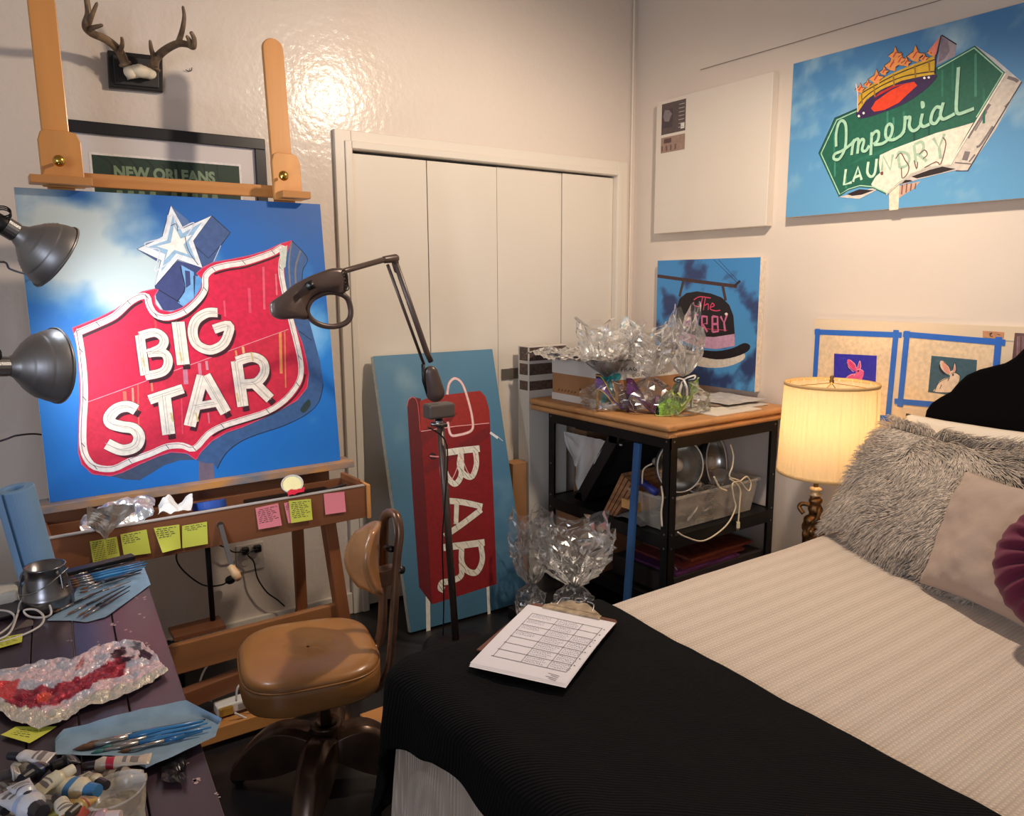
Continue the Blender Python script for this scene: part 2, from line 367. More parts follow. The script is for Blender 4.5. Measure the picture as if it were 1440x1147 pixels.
o = A.done('easel_painting'); tag(o, 'large square canvas of a red shield sign with a star, standing on the easel', 'painting')

# --- leaning canvas of a red vertical sign
B0 = onZ(578, 893, 0); B1 = onZ(748, 846, 0); B0.z = B1.z = .012
T0 = Vector((B0.x+.0, 3.045, 1.165)); Ux = (B1-B0); Ux.z = 0
A = Art(B0, Ux, T0-B0); tl = A.pt(525,504); tr = A.pt(690,491); bl = A.pt(578,893); br = A.pt(748,846)
wB = .605; hB = (T0-B0).length
A.body(0, 0, wB, hB, .03, (216,224,216))
def sky2(a, b):
    k = (.16-math.hypot((a-.2)*1.3, (b-.85))+fbm(a,b*2,3,8)*.2)*3
    k2 = (.12-math.hypot((a-.9), (b-.32))+fbm(a,b*2,4,9)*.2)*3
    return mixc(mixc((66,112,140),(84,132,160),b), (134,164,178), max(k,k2))
A.sky(sky2, 50, 100)
cb = zc(540, 520, 3.185)
def PB(pts, c, sm=0): A.poly(cb(pts), c, sm)
A.stroke(cb([(196,1000),(199,1175)]), .020, (232,228,216), 0); A.stroke(cb([(465,960),(471,1100)]), .015, (232,228,216), 0)
PB([(104,165),(110,135),(128,122),(165,128),(175,300),(215,1050),(157,972),(130,600)], (98,16,26))
PB([(160,140),(215,118),(430,93),(455,120),(472,180),(490,560),(505,958),(215,1050),(185,560),(165,275)], (136,18,24))
PB([(160,140),(215,118),(430,93),(455,120),(472,180),(472,238),(166,275)], (160,38,34))
for q in ([(166,275),(330,190),(300,230),(170,345)], [(180,430),(470,250),(472,300),(186,470)]): PB(q, (118,18,26))
A.stroke(cb([(166,275),(320,252),(472,238)]), .0035, (240,170,170), 0); A.stroke(cb([(104,165),(110,135),(128,122),(150,150),(162,275)]), .003, (226,90,90))
A.stroke(cb([(475,280),(510,305)]), .012, (226,228,226), 0); A.stroke(cb([(505,295),(532,318)]), .003, (226,228,226), 0)
A.poly(cb([(200,385),(215,370),(232,378),(235,395),(215,402)]), (50,8,14), 4); A.stroke(cb([(205,385),(235,388),(262,388)]), .006, (236,150,150))
A.stroke(cb([(283,110),(292,60),(318,38),(350,62),(375,130),(395,215),(392,270),(330,292),(298,288),(285,232)]), .012, (246,190,186))
A.stroke(cb([(283,110),(292,60),(318,38),(350,62),(375,130),(395,215),(392,270),(330,292),(298,288),(285,232)]), .004, (250,222,216))
LB = [(.0335, [(250,375),(335,362),(428,352)]), (.030, [(408,360),(414,420),(395,475),(362,470),(338,430),(345,370)]), (.030, [(345,380),(345,470),(318,510),(285,480),(268,430),(262,380)]),
 (.030, [(440,612),(350,592),(270,585)]), (.030, [(436,625),(350,690),(270,745)]), (.026, [(325,600),(322,690)]),
 (.034, [(266,795),(350,785),(450,772)]), (.030, [(432,780),(440,850),(415,905),(375,900),(348,860),(348,790)]), (.030, [(346,865),(345,920),(300,945),(262,952),(252,975),(268,985)])]
l0 = A.L+1
for wd, q in LB: A.stroke(cb(q), wd*1.0, (90,12,20), 6, L=l0)
for wd, q in LB: A.stroke(cb(q), wd*.9, (236,230,214), 6, L=l0+1)
random.seed(3)
for wd, q in LB:
    pp = catmull([Vector((*p, 0)) for p in cb(q)], 4)
    for p in pp[1::2]: A.stroke([(p.x-2.6+random.uniform(-1,1),p.y-3.4),(p.x+2+random.uniform(-2,2),p.y+3.4)], .0016, (70,60,56), 0, L=l0+2)
A.L = l0+2
A.stroke(cb([(255,385),(250,430),(256,500),(262,540)]), .004, (244,170,170)); A.stroke(cb([(258,400),(300,490),(340,400),(345,385),(380,465),(405,440),(408,375)]), .004, (240,180,176))
o = A.done('leaning_painting'); tag(o, 'tall canvas of a red vertical bar sign, leaning on the closet', 'painting')

# --- green laundry sign painting on the right wall
xi = 2.968
p = [onX(1116,90,xi), onX(1440,3,xi), onX(1108,305,xi), onX(1440,278.7,xi)]
yL = p[0].y; zT = (p[0].z+p[1].z)/2; zB = (p[2].z+p[3].z)/2; yRt = .93
A = Art((xi, yL, zB), (0, -1, 0), (0, 0, 1))
A.body(0, 0, yL-yRt, zT-zB, .036, (214,200,184))
def sky3(a, b):
    k = (fbm(a*1.8, b, 3.2, 21)-.06)*1.1
    return mixc(mixc((96,160,204),(70,128,180),b), (168,198,212), k)
A.sky(sky3, 110, 60)
ci = zc(1140, 40, 4.8); GR = (22,94,74); PG = (162,206,178)
A.poly(ci([(530,1060),(600,1050),(592,1222),(530,1228)]), (226,214,190))
A.poly(ci([(600,1062),(742,1030),(690,1085),(640,1115),(596,1145)]), (196,160,140))
for x in (620,650,680,710): A.stroke(ci([(x,1045),(x-6,1120-(x-620)*.4)]), .005, (128,78,62), 0)
A.poly(ci([(850,250),(885,45),(985,108),(975,185)]), (158,146,154)); A.poly(ci([(885,60),(925,80),(940,150),(900,210),(862,225)]), (128,116,130)); A.stroke(ci([(885,45),(985,108)]), .004, (40,34,44), 0)
A.poly(ci([(1110,113),(1240,200),(1425,360),(1300,320)]), (196,196,196))
A.poly(ci([(1318,300),(1425,360),(1250,680),(1062,955),(990,960),(940,925)]), (206,196,184))
for q, w_ in (([(1210,510),(1120,640),(1060,740)], .012), ([(1230,660),(1150,780),(1120,800)], .008), ([(1330,330),(1380,345),(1400,360)], .010), ([(1340,500),(1310,530)], .006), ([(1060,830),(1040,890)], .02), ([(1110,850),(1070,900)], .006), ([(1190,560),(1110,690)], .005)):
    A.stroke(ci(q), w_, (120,110,112))
A.stroke(ci([(1425,360),(1060,962),(980,960)]), .004, (70,60,70), 0); A.stroke(ci([(975,905),(1090,915)]), .004, (110,100,100), 0)
A.poly(ci([(600,1040),(680,985),(800,935),(940,918),(990,955),(860,985),(720,1020),(620,1055)]), (196,186,180))
A.poly(ci([(680,1000),(800,955),(890,932),(978,948),(860,980),(720,1012)]), (34,20,20)); A.poly(ci([(610,1050),(640,1022),(672,1022),(690,1030)]), (34,20,20))
A.poly(ci([(190,1138),(330,1150),(450,1088),(420,1078)]), (210,200,192)); A.poly(ci([(245,1118),(330,1085),(428,1092),(345,1122),(280,1130)]), (40,22,24))
A.poly(ci([(55,845),(165,605),(500,460),(850,262),(1110,115),(1318,302),(942,920),(800,938),(680,985),(605,1040),(512,1120),(420,1078),(330,1070),(250,1095),(192,1138)]), GR)
for x, y0, y1, c in ((160,700,860,(40,120,98)),(240,1000,1080,(52,130,106)),(520,560,700,(44,124,100)),(560,600,760,(60,136,112)),(630,560,700,(40,118,94)),(890,280,460,(40,116,92)),(960,230,420,(32,108,86)),(1115,170,460,(58,130,110)),(1170,400,640,(34,108,86)),(165,900,1000,(60,134,112)),(700,700,760,(12,70,58)),(800,660,740,(12,72,60))): A.stroke(ci([(x,y0),(x,y1)]), .008, c, 0)
A.poly(ci([(1100,635),(940,915),(800,930),(680,978),(600,1035),(512,1112),(425,1070),(410,1052),(440,1000),(470,975),(462,905),(470,855),(560,812),(700,760),(850,705),(1000,665)]), (232,220,202))
A.poly(ci([(250,925),(470,850),(560,812),(562,790),(340,870)]), (30,106,84))
A.stroke(ci([(72,845),(178,618),(420,510)]), .0045, PG, 0); A.stroke(ci([(860,272),(1106,132),(1300,302),(1120,600)]), .0045, PG, 0)
A.stroke(ci([(72,845),(198,1120),(255,1085),(335,1060),(425,1068),(512,1108)]), .0045, PG, 0); A.stroke(ci([(1318,302),(942,920)]), .006, (236,226,210), 0)
A.stroke(ci([(512,1120),(605,1040),(680,985),(800,938),(942,920)]), .006, (200,196,180)); A.stroke(ci([(55,845),(165,605),(320,538)]), .003, (24,50,44), 0)
scr = [[(175,798),(174,715),(190,645),(215,622),(238,650),(242,730),(232,815),(195,880),(160,880),(165,848),(215,825),(270,785),(300,750)],
 [(290,760),(278,855)], [(282,790),(305,752),(325,755),(318,845)], [(322,790),(345,750),(362,760),(350,820),(375,825),(398,790)],
 [(415,700),(408,855)], [(412,730),(440,695),(462,705),(455,755),(425,782)], [(430,785),(490,775),(540,730),(555,670),(535,645),(512,672),(512,735),(555,752),(610,722),(635,690)],
 [(640,590),(638,640),(630,690),(605,730)], [(640,612),(672,600),(668,660),(690,690),(720,680),(745,650)], [(757,575),(745,640),(765,662),(805,645)],
 [(898,500),(885,545),(878,590),(895,612),(930,600),(975,575)], [(880,535),(850,532),(822,575),(815,630),(845,640),(880,590)], [(1000,262),(990,420),(985,545),(1000,575),(1040,565),(1105,540)]]
l0 = A.L+1
for q in scr: A.stroke(sh(ci(q), .8, .8), .0125, (12,60,48), 6, L=l0)
for q in scr: A.stroke(ci(q), .0115, PG, 6, L=l0+1)
A.poly(ci([(745,495),(768,495),(772,530),(750,540)]), PG, 4, L=l0+1)
for q in ([(240,950),(226,1055),(280,1038)], [(288,1035),(322,935),(346,1022)], [(300,1005),(338,990)], [(392,900),(385,970),(408,1000),(435,975),(448,880)]): A.stroke(ci(q), .0105, (190,222,196), 0 if len(q) < 5 else 6, L=l0+1)
for q in ([(482,960),(492,862),(540,955),(556,850)], [(590,835),(602,938)], [(590,835),(645,840),(668,880),(650,925),(602,940)], [(700,785),(712,905)], [(700,785),(748,765),(765,800),(745,845),(708,852)], [(730,850),(785,895)], [(830,740),(868,805),(905,712)], [(868,805),(880,880)]):
    A.stroke(ci(q), .0105, (160,188,164), 0 if len(q) < 5 else 5, L=l0+1)
for q in ([(575,880),(610,840),(640,890),(665,930),(655,980),(620,1010),(615,940)], [(700,890),(718,950),(724,900)], [(770,940),(850,900),(880,915),(915,780),(895,735)], [(735,850),(770,820),(790,850),(760,880)]): A.stroke(ci(q), .004, (104,78,74), 3, L=l0+2)
A.poly(ci([(472,972),(490,965),(492,985),(478,990)]), (110,70,60), 4, L=l0+2); A.L = l0+2
# crown
PUR = (52,28,76)
A.poly(ci([(308,575),(330,535),(420,455),(560,375),(700,325),(842,308),(842,345),(760,425),(640,505),(500,562),(400,595),(330,606)]), PUR, 3)
A.poly(ci([(410,540),(440,492),(540,420),(640,372),(700,360),(722,385),(650,450),(600,500),(500,550),(430,562)]), (226,62,28))
A.poly(ci([(430,470),(560,400),(640,372),(560,385),(470,430)]), (190,34,30))
A.poly(ci([(320,470),(345,430),(420,375),(560,300),(700,240),(838,185),(845,310),(760,322),(620,352),(480,412),(380,480),(322,565)]), (206,164,40))
for q in ([(340,440),(420,395),(560,320),(700,262),(840,210)], [(322,520),(380,455),(480,388),(620,328),(760,300),(845,290)]): A.stroke(ci(q), .0045, (60,44,30))
for x, y in ((345,450),(430,400),(560,330),(705,270),(800,235)): A.stroke(ci([(x,y-20),(x+6,y+60)]), .006, (150,110,40), 0)
for x, y, r in ((338,402,36),(448,325,52),(555,235,56),(610,205,50),(575,170,50),(712,170,60),(828,150,42),(500,285,34),(650,225,36),(770,195,34),(390,370,30)):
    A.poly(ci([(x-r,y+r*.3),(x-r*.3,y-r*.2),(x,y-r),(x+r*.35,y-r*.1),(x+r,y),(x+r*.4,y+r*.5),(x+r*.3,y+r),(x-r*.4,y+r*.8)]), (232,150,84)); A.stroke(ci([(x-r,y+r*.3),(x-r*.3,y-r*.2),(x,y-r),(x+r*.35,y-r*.1),(x+r,y),(x+r*.4,y+r*.5)]), .003, (60,30,30), 0)
    A.stroke(ci([(x-r*.3,y+r*.5),(x,y),(x+r*.3,y-r*.3)]), .006, (196,70,60), 0)
A.poly(ci([(800,150),(885,48),(850,180)]), (226,130,110)); A.stroke(ci([(885,48),(848,200),(842,308)]), .004, (40,26,36), 0)
A.stroke(ci([(310,375),(322,440),(322,565)]), .004, (236,200,190), 0)
for x, y in ((362,572),(330,592),(772,335),(802,332)): A.poly(ci([(x-9,y),(x,y-9),(x+9,y),(x,y+9)]), (244,236,226), 4)
o = A.done('wall_painting'); tag(o, 'wide canvas of a green laundry sign with a crown, high on the right wall', 'painting')

# --- bowler hat sign painting
A = Art((2.97, 2.872, .965), (0, -1, 0), (0, 0, 1)); A.body(0, 0, .640, .620, .038, (228,214,196))
def sky4(a, b):
    k = (fbm(a+.3*b, b-.4*a, 3.5, 31)+max(0, .5-b)*.5+max(0,a-.6)*.4-.20)*2.4
    return mixc(mixc((84,158,214),(64,138,200),b), (48,66,112), k)
A.sky(sky4, 70, 70)
cd_ = zc(900, 340, 5.214); BK = (26,20,26)
A.stroke(cd_([(128,250),(420,290),(712,326)]), .017, (72,48,48), 0); A.stroke(cd_([(322,270),(290,400)]), .016, (72,52,52), 0); A.stroke(cd_([(605,315),(628,430)]), .016, (72,52,52), 0); A.stroke(cd_([(690,325),(735,285)]), .012, (48,32,36), 0)
A.stroke(cd_([(540,130),(715,300)]), .002, (30,30,44), 0); A.stroke(cd_([(575,130),(725,292)]), .002, (30,30,44), 0)
A.poly(cd_([(128,760),(250,800),(400,808),(560,825),(700,810),(768,822),(752,868),(640,914),(500,922),(350,892),(200,850)]), (224,214,200), 3)
A.poly(cd_([(150,660),(300,745),(420,785),(560,800),(680,778),(760,742),(806,758),(792,800),(700,842),(560,862),(400,830),(200,780),(120,700)]), BK, 3)
A.poly(cd_([(262,620),(270,480),(292,415),(340,375),(420,362),(520,378),(600,408),(655,462),(685,540),(697,700),(540,715),(400,705),(262,660)]), BK)
A.poly(cd_([(255,610),(330,660),(420,690),(540,698),(694,674),(696,762),(560,786),(420,770),(255,700)]), (204,158,186))
for q in ([(395,425),(440,402),(520,412)], [(460,405),(440,470),(400,465),(395,440)], [(480,410),(465,500)], [(468,470),(500,455),(500,500)], [(515,480),(545,468),(530,450),(515,490),(555,505),(590,500)]): A.stroke(cd_(q), .005, (226,72,112))
for q in ([(335,540),(335,620),(368,610),(372,555),(335,540)], [(428,535),(402,535),(402,630),(428,635)], [(402,585),(425,585)], [(455,540),(455,655)], [(455,545),(492,548),(492,600),(460,600),(495,660)], [(532,545),(532,660)], [(532,545),(570,550),(570,600),(575,655),(532,660)], [(532,602),(570,602)], [(592,545),(618,595),(640,530)], [(618,595),(625,655)]):
    A.stroke(cd_(q), .0115, (206,110,150), 0)
A.stroke(cd_([(400,622),(520,640),(640,648)]), .002, (240,90,120), 0); A.poly(cd_([(622,528),(634,518),(646,528),(634,540)]), (240,220,214), 4)
o = A.done('wall_painting'); tag(o, 'small canvas of a black bowler hat sign, hung behind the shoes', 'painting')

# --- unpainted canvas, its back turned outward, with two stickers
t = thing('blank_canvas', (2.97, 2.55, 1.722), 'blank white canvas with two printed stickers, near the corner', 'canvas')
MB().box((2.965, 2.208, 1.722), (3.008, 2.902, 2.378)).build('canvas', mat('primed_canvas', (216,206,194), .8, bump=(300,.1)), t, bevel=.003)
A = Art((2.9645, 2.902, 1.722), (0, -1, 0), (0, 0, 1))
q = [A.pt(*p) for p in ((931,147),(965,134),(964,181),(931,190))]; a0, a1 = q[0].x, q[1].x; z1, z0 = q[0].y, q[3].y
A.poly([(a0,z0),(a1,z0),(a1,z1),(a0,z1)], (86,74,74), local=True)
A.poly([(a0+.004,z0+.03),(a0+.075,z0+.03),(a0+.075,z1-.03),(a0+.004,z1-.03)], (70,60,64), local=True)
A.poly([(a0+.01,z1-.06),(a0+.02,z1-.03),(a0+.05,z1-.035),(a0+.07,z1-.055),(a0+.05,z1-.09),(a0+.02,z1-.085)], (128,118,122), local=True)
A.poly([(a1-.03,z0+.012),(a1-.006,z0+.012),(a1-.006,z0+.04),(a1-.03,z0+.04)], (220,214,206), local=True)
for k in range(7): A.stroke([(a1-.045,z1-.02-.018*k),(a1-.008,z1-.02-.018*k)], .003, (180,172,166), 0, local=True, L=A.L)
z3, z2 = z0-.014, z0-.014-.075
A.poly([(a0,z2),(a1,z2),(a1,z3),(a0,z3)], (150,124,112), local=True)
A.poly([(a0+.02,z3-.03),(a0+.07,z3-.03),(a0+.07,z3-.008),(a0+.02,z3-.008)], (92,66,62), local=True)
for k in range(4): A.stroke([(a0+.008+.03*k,z2+.008),(a0+.008+.03*k,z2+.034)], .012, (112,84,78), 0, local=True, L=A.L)
A.done('sticker', t)

# --- hanging line along the right wall
tag(MB().tube([onX(*p, 3.002) for p in ((985,98),(1116,60),(1220,29),(1316,2),(1400,-24))], .0014, 6).build('picture_wire', mat('wire_grey', (120,108,98), .6)), 'thin picture wire running along the right wall above the canvases', 'wire')

# --- framed green poster behind the easel
t = thing('framed_poster', (.65, 3.085, 1.45), 'black framed green poster with pale lettering, behind the easel posts', 'poster')
X0, X1, Z1, Z0 = .299, 1.006, 2.03, 1.40; fw = .040
f = MB()
for lo, hi in (((X0,3.066,Z1-fw),(X1,3.098,Z1)),((X0,3.066,Z0),(X1,3.098,Z0+fw)),((X0,3.066,Z0+fw),(X0+fw,3.098,Z1-fw)),((X1-fw,3.066,Z0+fw),(X1,3.098,Z1-fw))): f.box(lo, hi)
f.build('frame', mat('black_frame', (26,24,28), .35), t, bevel=.002)
MB().box((X0+fw, 3.08, Z0+fw), (X1-fw, 3.09, Z1-fw)).build('mat_board', mat('mat_board', (222,214,212), .8), t)
A = Art((X0+.105, 3.079, Z0+.10), (1,0,0), (0,0,1)); gw = .50; gh = Z1-.108-Z0-.10
A.poly([(-.008,-.008),(gw+.008,-.008),(gw+.008,gh+.008),(-.008,gh+.008)], (236,230,226), local=True)
A.poly([(0,0),(gw,0),(gw,gh),(0,gh)], (28,56,42), local=True)
for k in range(9): A.stroke([(.02+.05*k,gh-.002),(.06+.045*k,gh-.03-.01*(k%3)),(.05+.05*k,gh-.10)], .006, (18,38,32), local=True, L=A.L)
A.poly([(.0,0),(.5,0),(.5,.26),(.3,.31),(.15,.27),(0,.30)], (44,58,48), local=True)
A.text('NEW ORLEANS', A.pt(161,249), A.pt(303,257), .040, (128,150,120), .045)
A.text('JAZZ FEST', (.10,.36), (.42,.36), .03, (120,140,112), .02) if 0 else None
b0, b1 = A.pt(160,277), A.pt(309,282); A.stroke([b0, b1], .002, (120,140,112), 0, local=True)
for k in range(10):
    if k != 4: q = b0+(b1-b0)*((k+.2)/10); A.poly([(q.x,q.y),(q.x+.024,q.y),(q.x+.022,q.y+.024),(q.x+.004,q.y+.024)], (116,138,110), local=True, L=A.L)
A.done('poster_print', t)
# ------------------------------------------------------------------ easel
wood_l = mat('beech_wood', (204,142,78), .42, var=(9, .16), stretch=(1,1,.06), bump=(40,.05,.002), coat=.2)
wood_h = mat('beech_wood_rail', (198,134,72), .42, var=(9, .16), stretch=(.06,1,1), coat=.2)
wood_d = mat('stained_wood', (128,78,48), .5, var=(8, .28), stretch=(.06,1,1), bump=(60,.08,.002))
wood_dv = mat('stained_wood_leg', (140,84,48), .5, var=(8, .25), stretch=(1,1,.06))
brass = mat('brass', (214,170,84), .22, 1.)
steel = mat('brushed_steel', (150,150,152), .3, 1., bump=(300,.05))
blackm = mat('black_metal', (22,21,23), .45, .3)
blackp = mat('black_plastic', (18,17,18), .4)
whitep = mat('white_plastic', (224,218,206), .4)
Z = Vector((0,0,1))
E0 = thing('easel', (.6, 2.6, 0), 'large wooden studio easel with a drawer tray of brushes and notes', 'easel')
for px_, z1 in ((.268, 2.335), (.950, 2.312)):
    hw = .036; z0 = 1.70; y = lambda z: 2.712+.045*(z-1.76)/.55
    prof = [(px_-hw, z0), (px_+hw, z0)]+[(px_+hw*cos(a), z1-hw+hw*sin(a)) for a in [pi*k/10 for k in range(11)]]
    m = MB(); m.prism([(x, y(z), z) for x, z in prof], (0, .02, 0)); m.build('mast', wood_l, E0, bevel=.003)
    bw = .056 if px_ < .5 else .050; zb, zt = 1.765, 1.93 if px_ < .5 else 1.925
    prof = [(px_-bw+.006, zb), (px_+bw+.006, zb), (px_+bw+.006, zt-.03), (px_+bw-.004, zt-.006), (px_+hw-.006, zt), (px_-hw+.01, zt), (px_-bw+.014, zt-.006), (px_-bw+.006, zt-.03)]
    m = MB(); m.prism([(x, y(z)-.022, z) for x, z in prof], (0, .021, 0)); blk = m.build('clamp_block', wood_l, E0, bevel=.003)
    kp = onY(83, 226, 2.65) if px_ < .5 else onY(399, 247, 2.65)
    MB().ball(kp, .017, 18, sq=(1,.8,1)).tube([kp, kp+Vector((0,.035,0))], .005, 8).build('knob', brass, blk, smooth=True)
    m = MB(); m.box((px_-.085 if px_ < .5 else px_-.035, 2.635, 1.768), (px_+.075 if px_ < .5 else px_+.065, 2.70, 1.792)); m.build('canvas_clip', wood_h, E0, bevel=.003)
MB().box((.24, 2.736, 1.776), (.985, 2.755, 1.817)).build('cross_bar', wood_h, E0, bevel=.003)
m = MB(); m.box((.245,2.715,.25),(.290,2.735,1.75)); m.build('mast_rear', wood_dv, E0)
m = MB(); m.box((.915,2.715,.25),(.955,2.735,1.75)); m.build('mast_rear', wood_dv, E0)
ledge = mat('paint_stained_ledge', (206,142,72), .6, var=(7, 0), col2=(120,122,128), stretch=(1,1,3))
MB().box((.100, 2.565, .812), (1.105, 2.66, .8365)).build('canvas_ledge', ledge, E0, bevel=.002)
m = MB(); m.box((.12, 2.60, .66), (1.02, 2.615, .812)); m.build('back_board', wood_d, E0)
# drawer box
d = MB(); zt, zb = .782, .668
d.box((.118, 2.405, zb), (1.075, 2.420, zt)); d.box((.118, 2.585, zb), (1.075, 2.598, zt-.01)); d.box((.118, 2.42, zb), (.132, 2.585, zt)); d.box((1.061, 2.42, zb), (1.075, 2.585, zt)); d.box((.132, 2.42, zb), (1.061, 2.585, zb+.01))
d.build('tray_box', wood_d, E0, bevel=.0015)
MB().box((1.076, 2.395, zb-.004), (1.088, 2.61, zt+.004)).build('end_cap', wood_h, E0, bevel=.002)
MB().box((.12, 2.403, zt), (1.07, 2.422, zt+.003)).build('tray_edge', mat('worn_edge', (176,168,158), .5), E0)
MB().bar((1.04,2.53,.80), (1.06,2.43,.79), .012, .02).build('tray_stop', wood_dv, E0)
# legs and rails
def leg(a, b, w_, d_, m): MB().bar(a, b, w_, d_, (0,1,0)).build('leg', m, E0, bevel=.003)
leg((.965,2.50,.675), (1.02,2.46,.02), .042, .05, wood_dv); leg((.245,2.50,.675), (.19,2.46,.02), .042, .05, wood_dv)
for xx in (.25,.93): MB().box((xx-.02,2.42,.0),(xx+.02,2.86,.05)).build('foot', wood_d, E0)
for xx in (.25,.93): MB().box((xx-.018,2.70,.05),(xx+.018,2.735,.25)).build('foot_post', wood_d, E0)
MB().box((.17, 2.475, .245), (1.00, 2.50, .345)).build('stretcher', mat('stretcher_wood', (158,104,62), .5, var=(9,.2), stretch=(.06,1,1)), E0, bevel=.003)
MB().tube([onY(237,903,2.474), onY(237,903,2.474)-Vector((0,.004,0))], .008, 12).build('bolt', blackp, E0)
MB().box((.44,2.505,.345),(.60,2.60,.358)).build('shelf_board', wood_d, E0)
MB().bar((.20,2.44,.155), (.95,2.56,.155), .04, .06).build('lower_rail', wood_d, E0, bevel=.003)
MB().bar((.42,2.42,.045), (.98,2.40,.045), .05, .05).build('foot_beam', wood_h, E0, bevel=.003)
MB().tube([(.575,2.57,.675), (.575,2.57,.35)], .009, 10).build('threaded_rod', blackm, E0, smooth=True)
c0, c1_, c2_, c3_ = onY(310,738,2.40), onY(327,800,2.36), onY(322,795,2.36), onY(336,814,2.33)
cr = MB().tube([c0+Vector((0,.02,0)), c0], .010, 12).bar(c0, c1_, .014, .006, (0,1,0)).build('crank_arm', steel, E0)
MB().tube([c1_+(c1_-c3_)*.3, c1_, (c1_+c3_)/2, c3_], [.011,.012,.014,.011], 14).build('crank_handle', mat('pale_wood', (206,164,118), .5), cr, smooth=True)

# ------------------------------------------------------------------ sticky notes
noteY = mat('yellow_paper', (214,216,84), .7); noteP = mat('pink_paper', (240,138,150), .7); inkm = mat('pen_ink', (74,70,66), .8); notePd = mat('red_paper', (226,96,96), .7)
def note(q, m, lines, label, plane, group='sticky notes', curl=0., rows=0, red=False):
    P = [plane(*p) for p in q]  # tl tr br bl
    n = (P[1]-P[0]).cross(P[3]-P[0]).normalized()
    if n.dot(EYE-P[0]) < 0: n = -n
    def f(i, j, e=0): return (P[0]*(1-i)+P[1]*i)*(1-j)+(P[3]*(1-i)+P[2]*i)*j+n*(.0012+e+curl*max(0, j-.35)**2*(1-i)*.9+.003*j*j)
    b = MB(); b.grid(lambda i, j: f(i, j), 8, 8, 0)
    for k, (a0, a1, jj) in enumerate(lines):
        n_ = 14; vs = []
        for t in range(n_+1):
            i = a0+(a1-a0)*t/n_; y = jj+.012*sin(t*2.3+k)
            vs += [f(i, y-.013, .0005), f(i, y+.013, .0005)]
        for t in range(n_):
            if (t*7+k*3) % 4: b.add([vs[2*t], vs[2*t+1], vs[2*t+3], vs[2*t+2]], [(0,1,2,3)], 1)
    return tag(b.build('sticky_note', [m, inkm]), label, 'note', group)
fp = lambda u, v: onY(u, v, 2.4035)
R_ = lambda n, a=.06, b=.95, y0=.08, st=.085: [(a, b-.12*((k*5) % 3), y0+st*k) for k in range(n)]
note([(126,761),(164,754),(169,785),(131,793)], noteY, [(.06,.5,.08+.085*k) for k in range(10)]+[(.58,.92,.1+.085*k) for k in range(8)], 'yellow sticky note crowded with writing, leftmost on the easel tray', fp)
note([(169,751),(206,744),(212,777),(174,782)], noteY, R_(5, .06, .75), 'yellow sticky note with five short lines, second from the left on the tray', fp)
note([(216,742),(252,737),(254,770),(227,775)], noteY, R_(5, .04, .85), 'yellow sticky note with a curled lower left corner on the tray', fp, curl=.03)
note([(256,739),(291,733),(292,764),(256,770)], noteY, [(.06,.8,.08),(.1,.95,.17),(.2,.6,.25)], 'yellow sticky note written only along its top, left of the crank', fp)
note([(359,714),(391,707),(396,738),(363,744)], noteP, R_(8, .08, .92, .12), 'pink sticky note full of writing, right of the crank', fp)
note([(399,707),(432,701),(436,731),(405,735)], noteP, R_(4, .05, .9), 'pink sticky note almost hidden under a yellow one', fp)
note([(406,704),(437,701),(439,730),(409,735)], noteY, R_(9, .08, .92, .1), 'yellow sticky note stuck over a pink one', lambda u, v: onY(u, v, 2.400))
note([(455,694),(484,691),(486,719),(457,723)], noteP, [], 'blank pink sticky note near the right end of the tray', fp)

# ------------------------------------------------------------------ things in the easel tray
foilm = mat('foil', (214,212,210), .32, .85, bump=(50,.5,.006))
def crumple(fn, nu, nv, amp, sc, seed=0):
    def g(i, j):
        p = fn(i, j); q = p*sc+Vector((seed, seed*2, 0))
        return p+Vector((noise.noise(q)*.5, noise.noise(q+Vector((9,0,0)))*.5, noise.noise(q+Vector((0,9,0)))+.6*noise.noise(q*2.3)))*amp
    return g
def foilball(i, j):
    a = onY(112+105*i, 738-30*i+ (j-.5)*40*(.35+.65*sin(pi*i)**.6), 2.43+.10*(1-j)*1.0)
    return a
m = MB(); m.grid(crumple(lambda i, j: foilball(i, j), 34, 16, .016, 24), 40, 20); m.grid(crumple(lambda i, j: onY(122+66*i, 712-8*i+j*44*(1-abs(i-.40)*1.3)+4, 2.395-.03*(1-i)), 20, 12, .010, 40, 5), 18, 10)
tag(m.build('foil_sheet', foilm), 'crumpled aluminium foil lying over the left end of the easel tray', 'foil')
def rag(i, j): return onY(222+48*i, 722-8*i-20*j*(.5+.5*abs(sin(i*5))), 2.44+.08*j)
tag(MB().grid(crumple(rag, 20, 12, .014, 30, 3), 22, 12).build('paper_rag', mat('white_tissue', (222,218,212), .85), smooth=True), 'crumpled white paper rag between the foil and the blue tape', 'rag')
tp = onY(297, 716, 2.50)
tag(MB().lathe([(.038,-.012),(.052,-.012),(.052,.012),(.038,.012),(.038,-.012)], (tp.x, 2.52, .772), (0,.25,1), 32).build('tape_roll', mat('blue_tape', (44,84,170), .5), smooth=False), 'roll of blue tape lying in the easel tray', 'tape')
tag(MB().box((.70,2.46,.679),(.99,2.57,.758)).build('brush_case', blackp, bevel=.004), 'long black case lying inside the easel tray', 'case')
lc = onY(411, 680, 2.46)
jar = thing('cream_jar', lc-Vector((0,0,.03)), 'round jar of pale cream paint medium on the easel tray', 'jar')
ax = Vector((-.25,-.62,.74)).normalized()
MB().lathe([(0,-.035),(.028,-.035),(.034,-.008),(.037,0),(.034,.003),(.032,-.003)], lc, ax, 32).build('pot', mat('jar_wall', (206,200,190), .3), jar, smooth=True)
MB().lathe([(0,-.002),(.02,-.003),(.0325,-.003)], lc, ax, 32).build('cream', mat('cream_gel', (236,226,170), .25, bump=(60,.3)), jar, smooth=True)
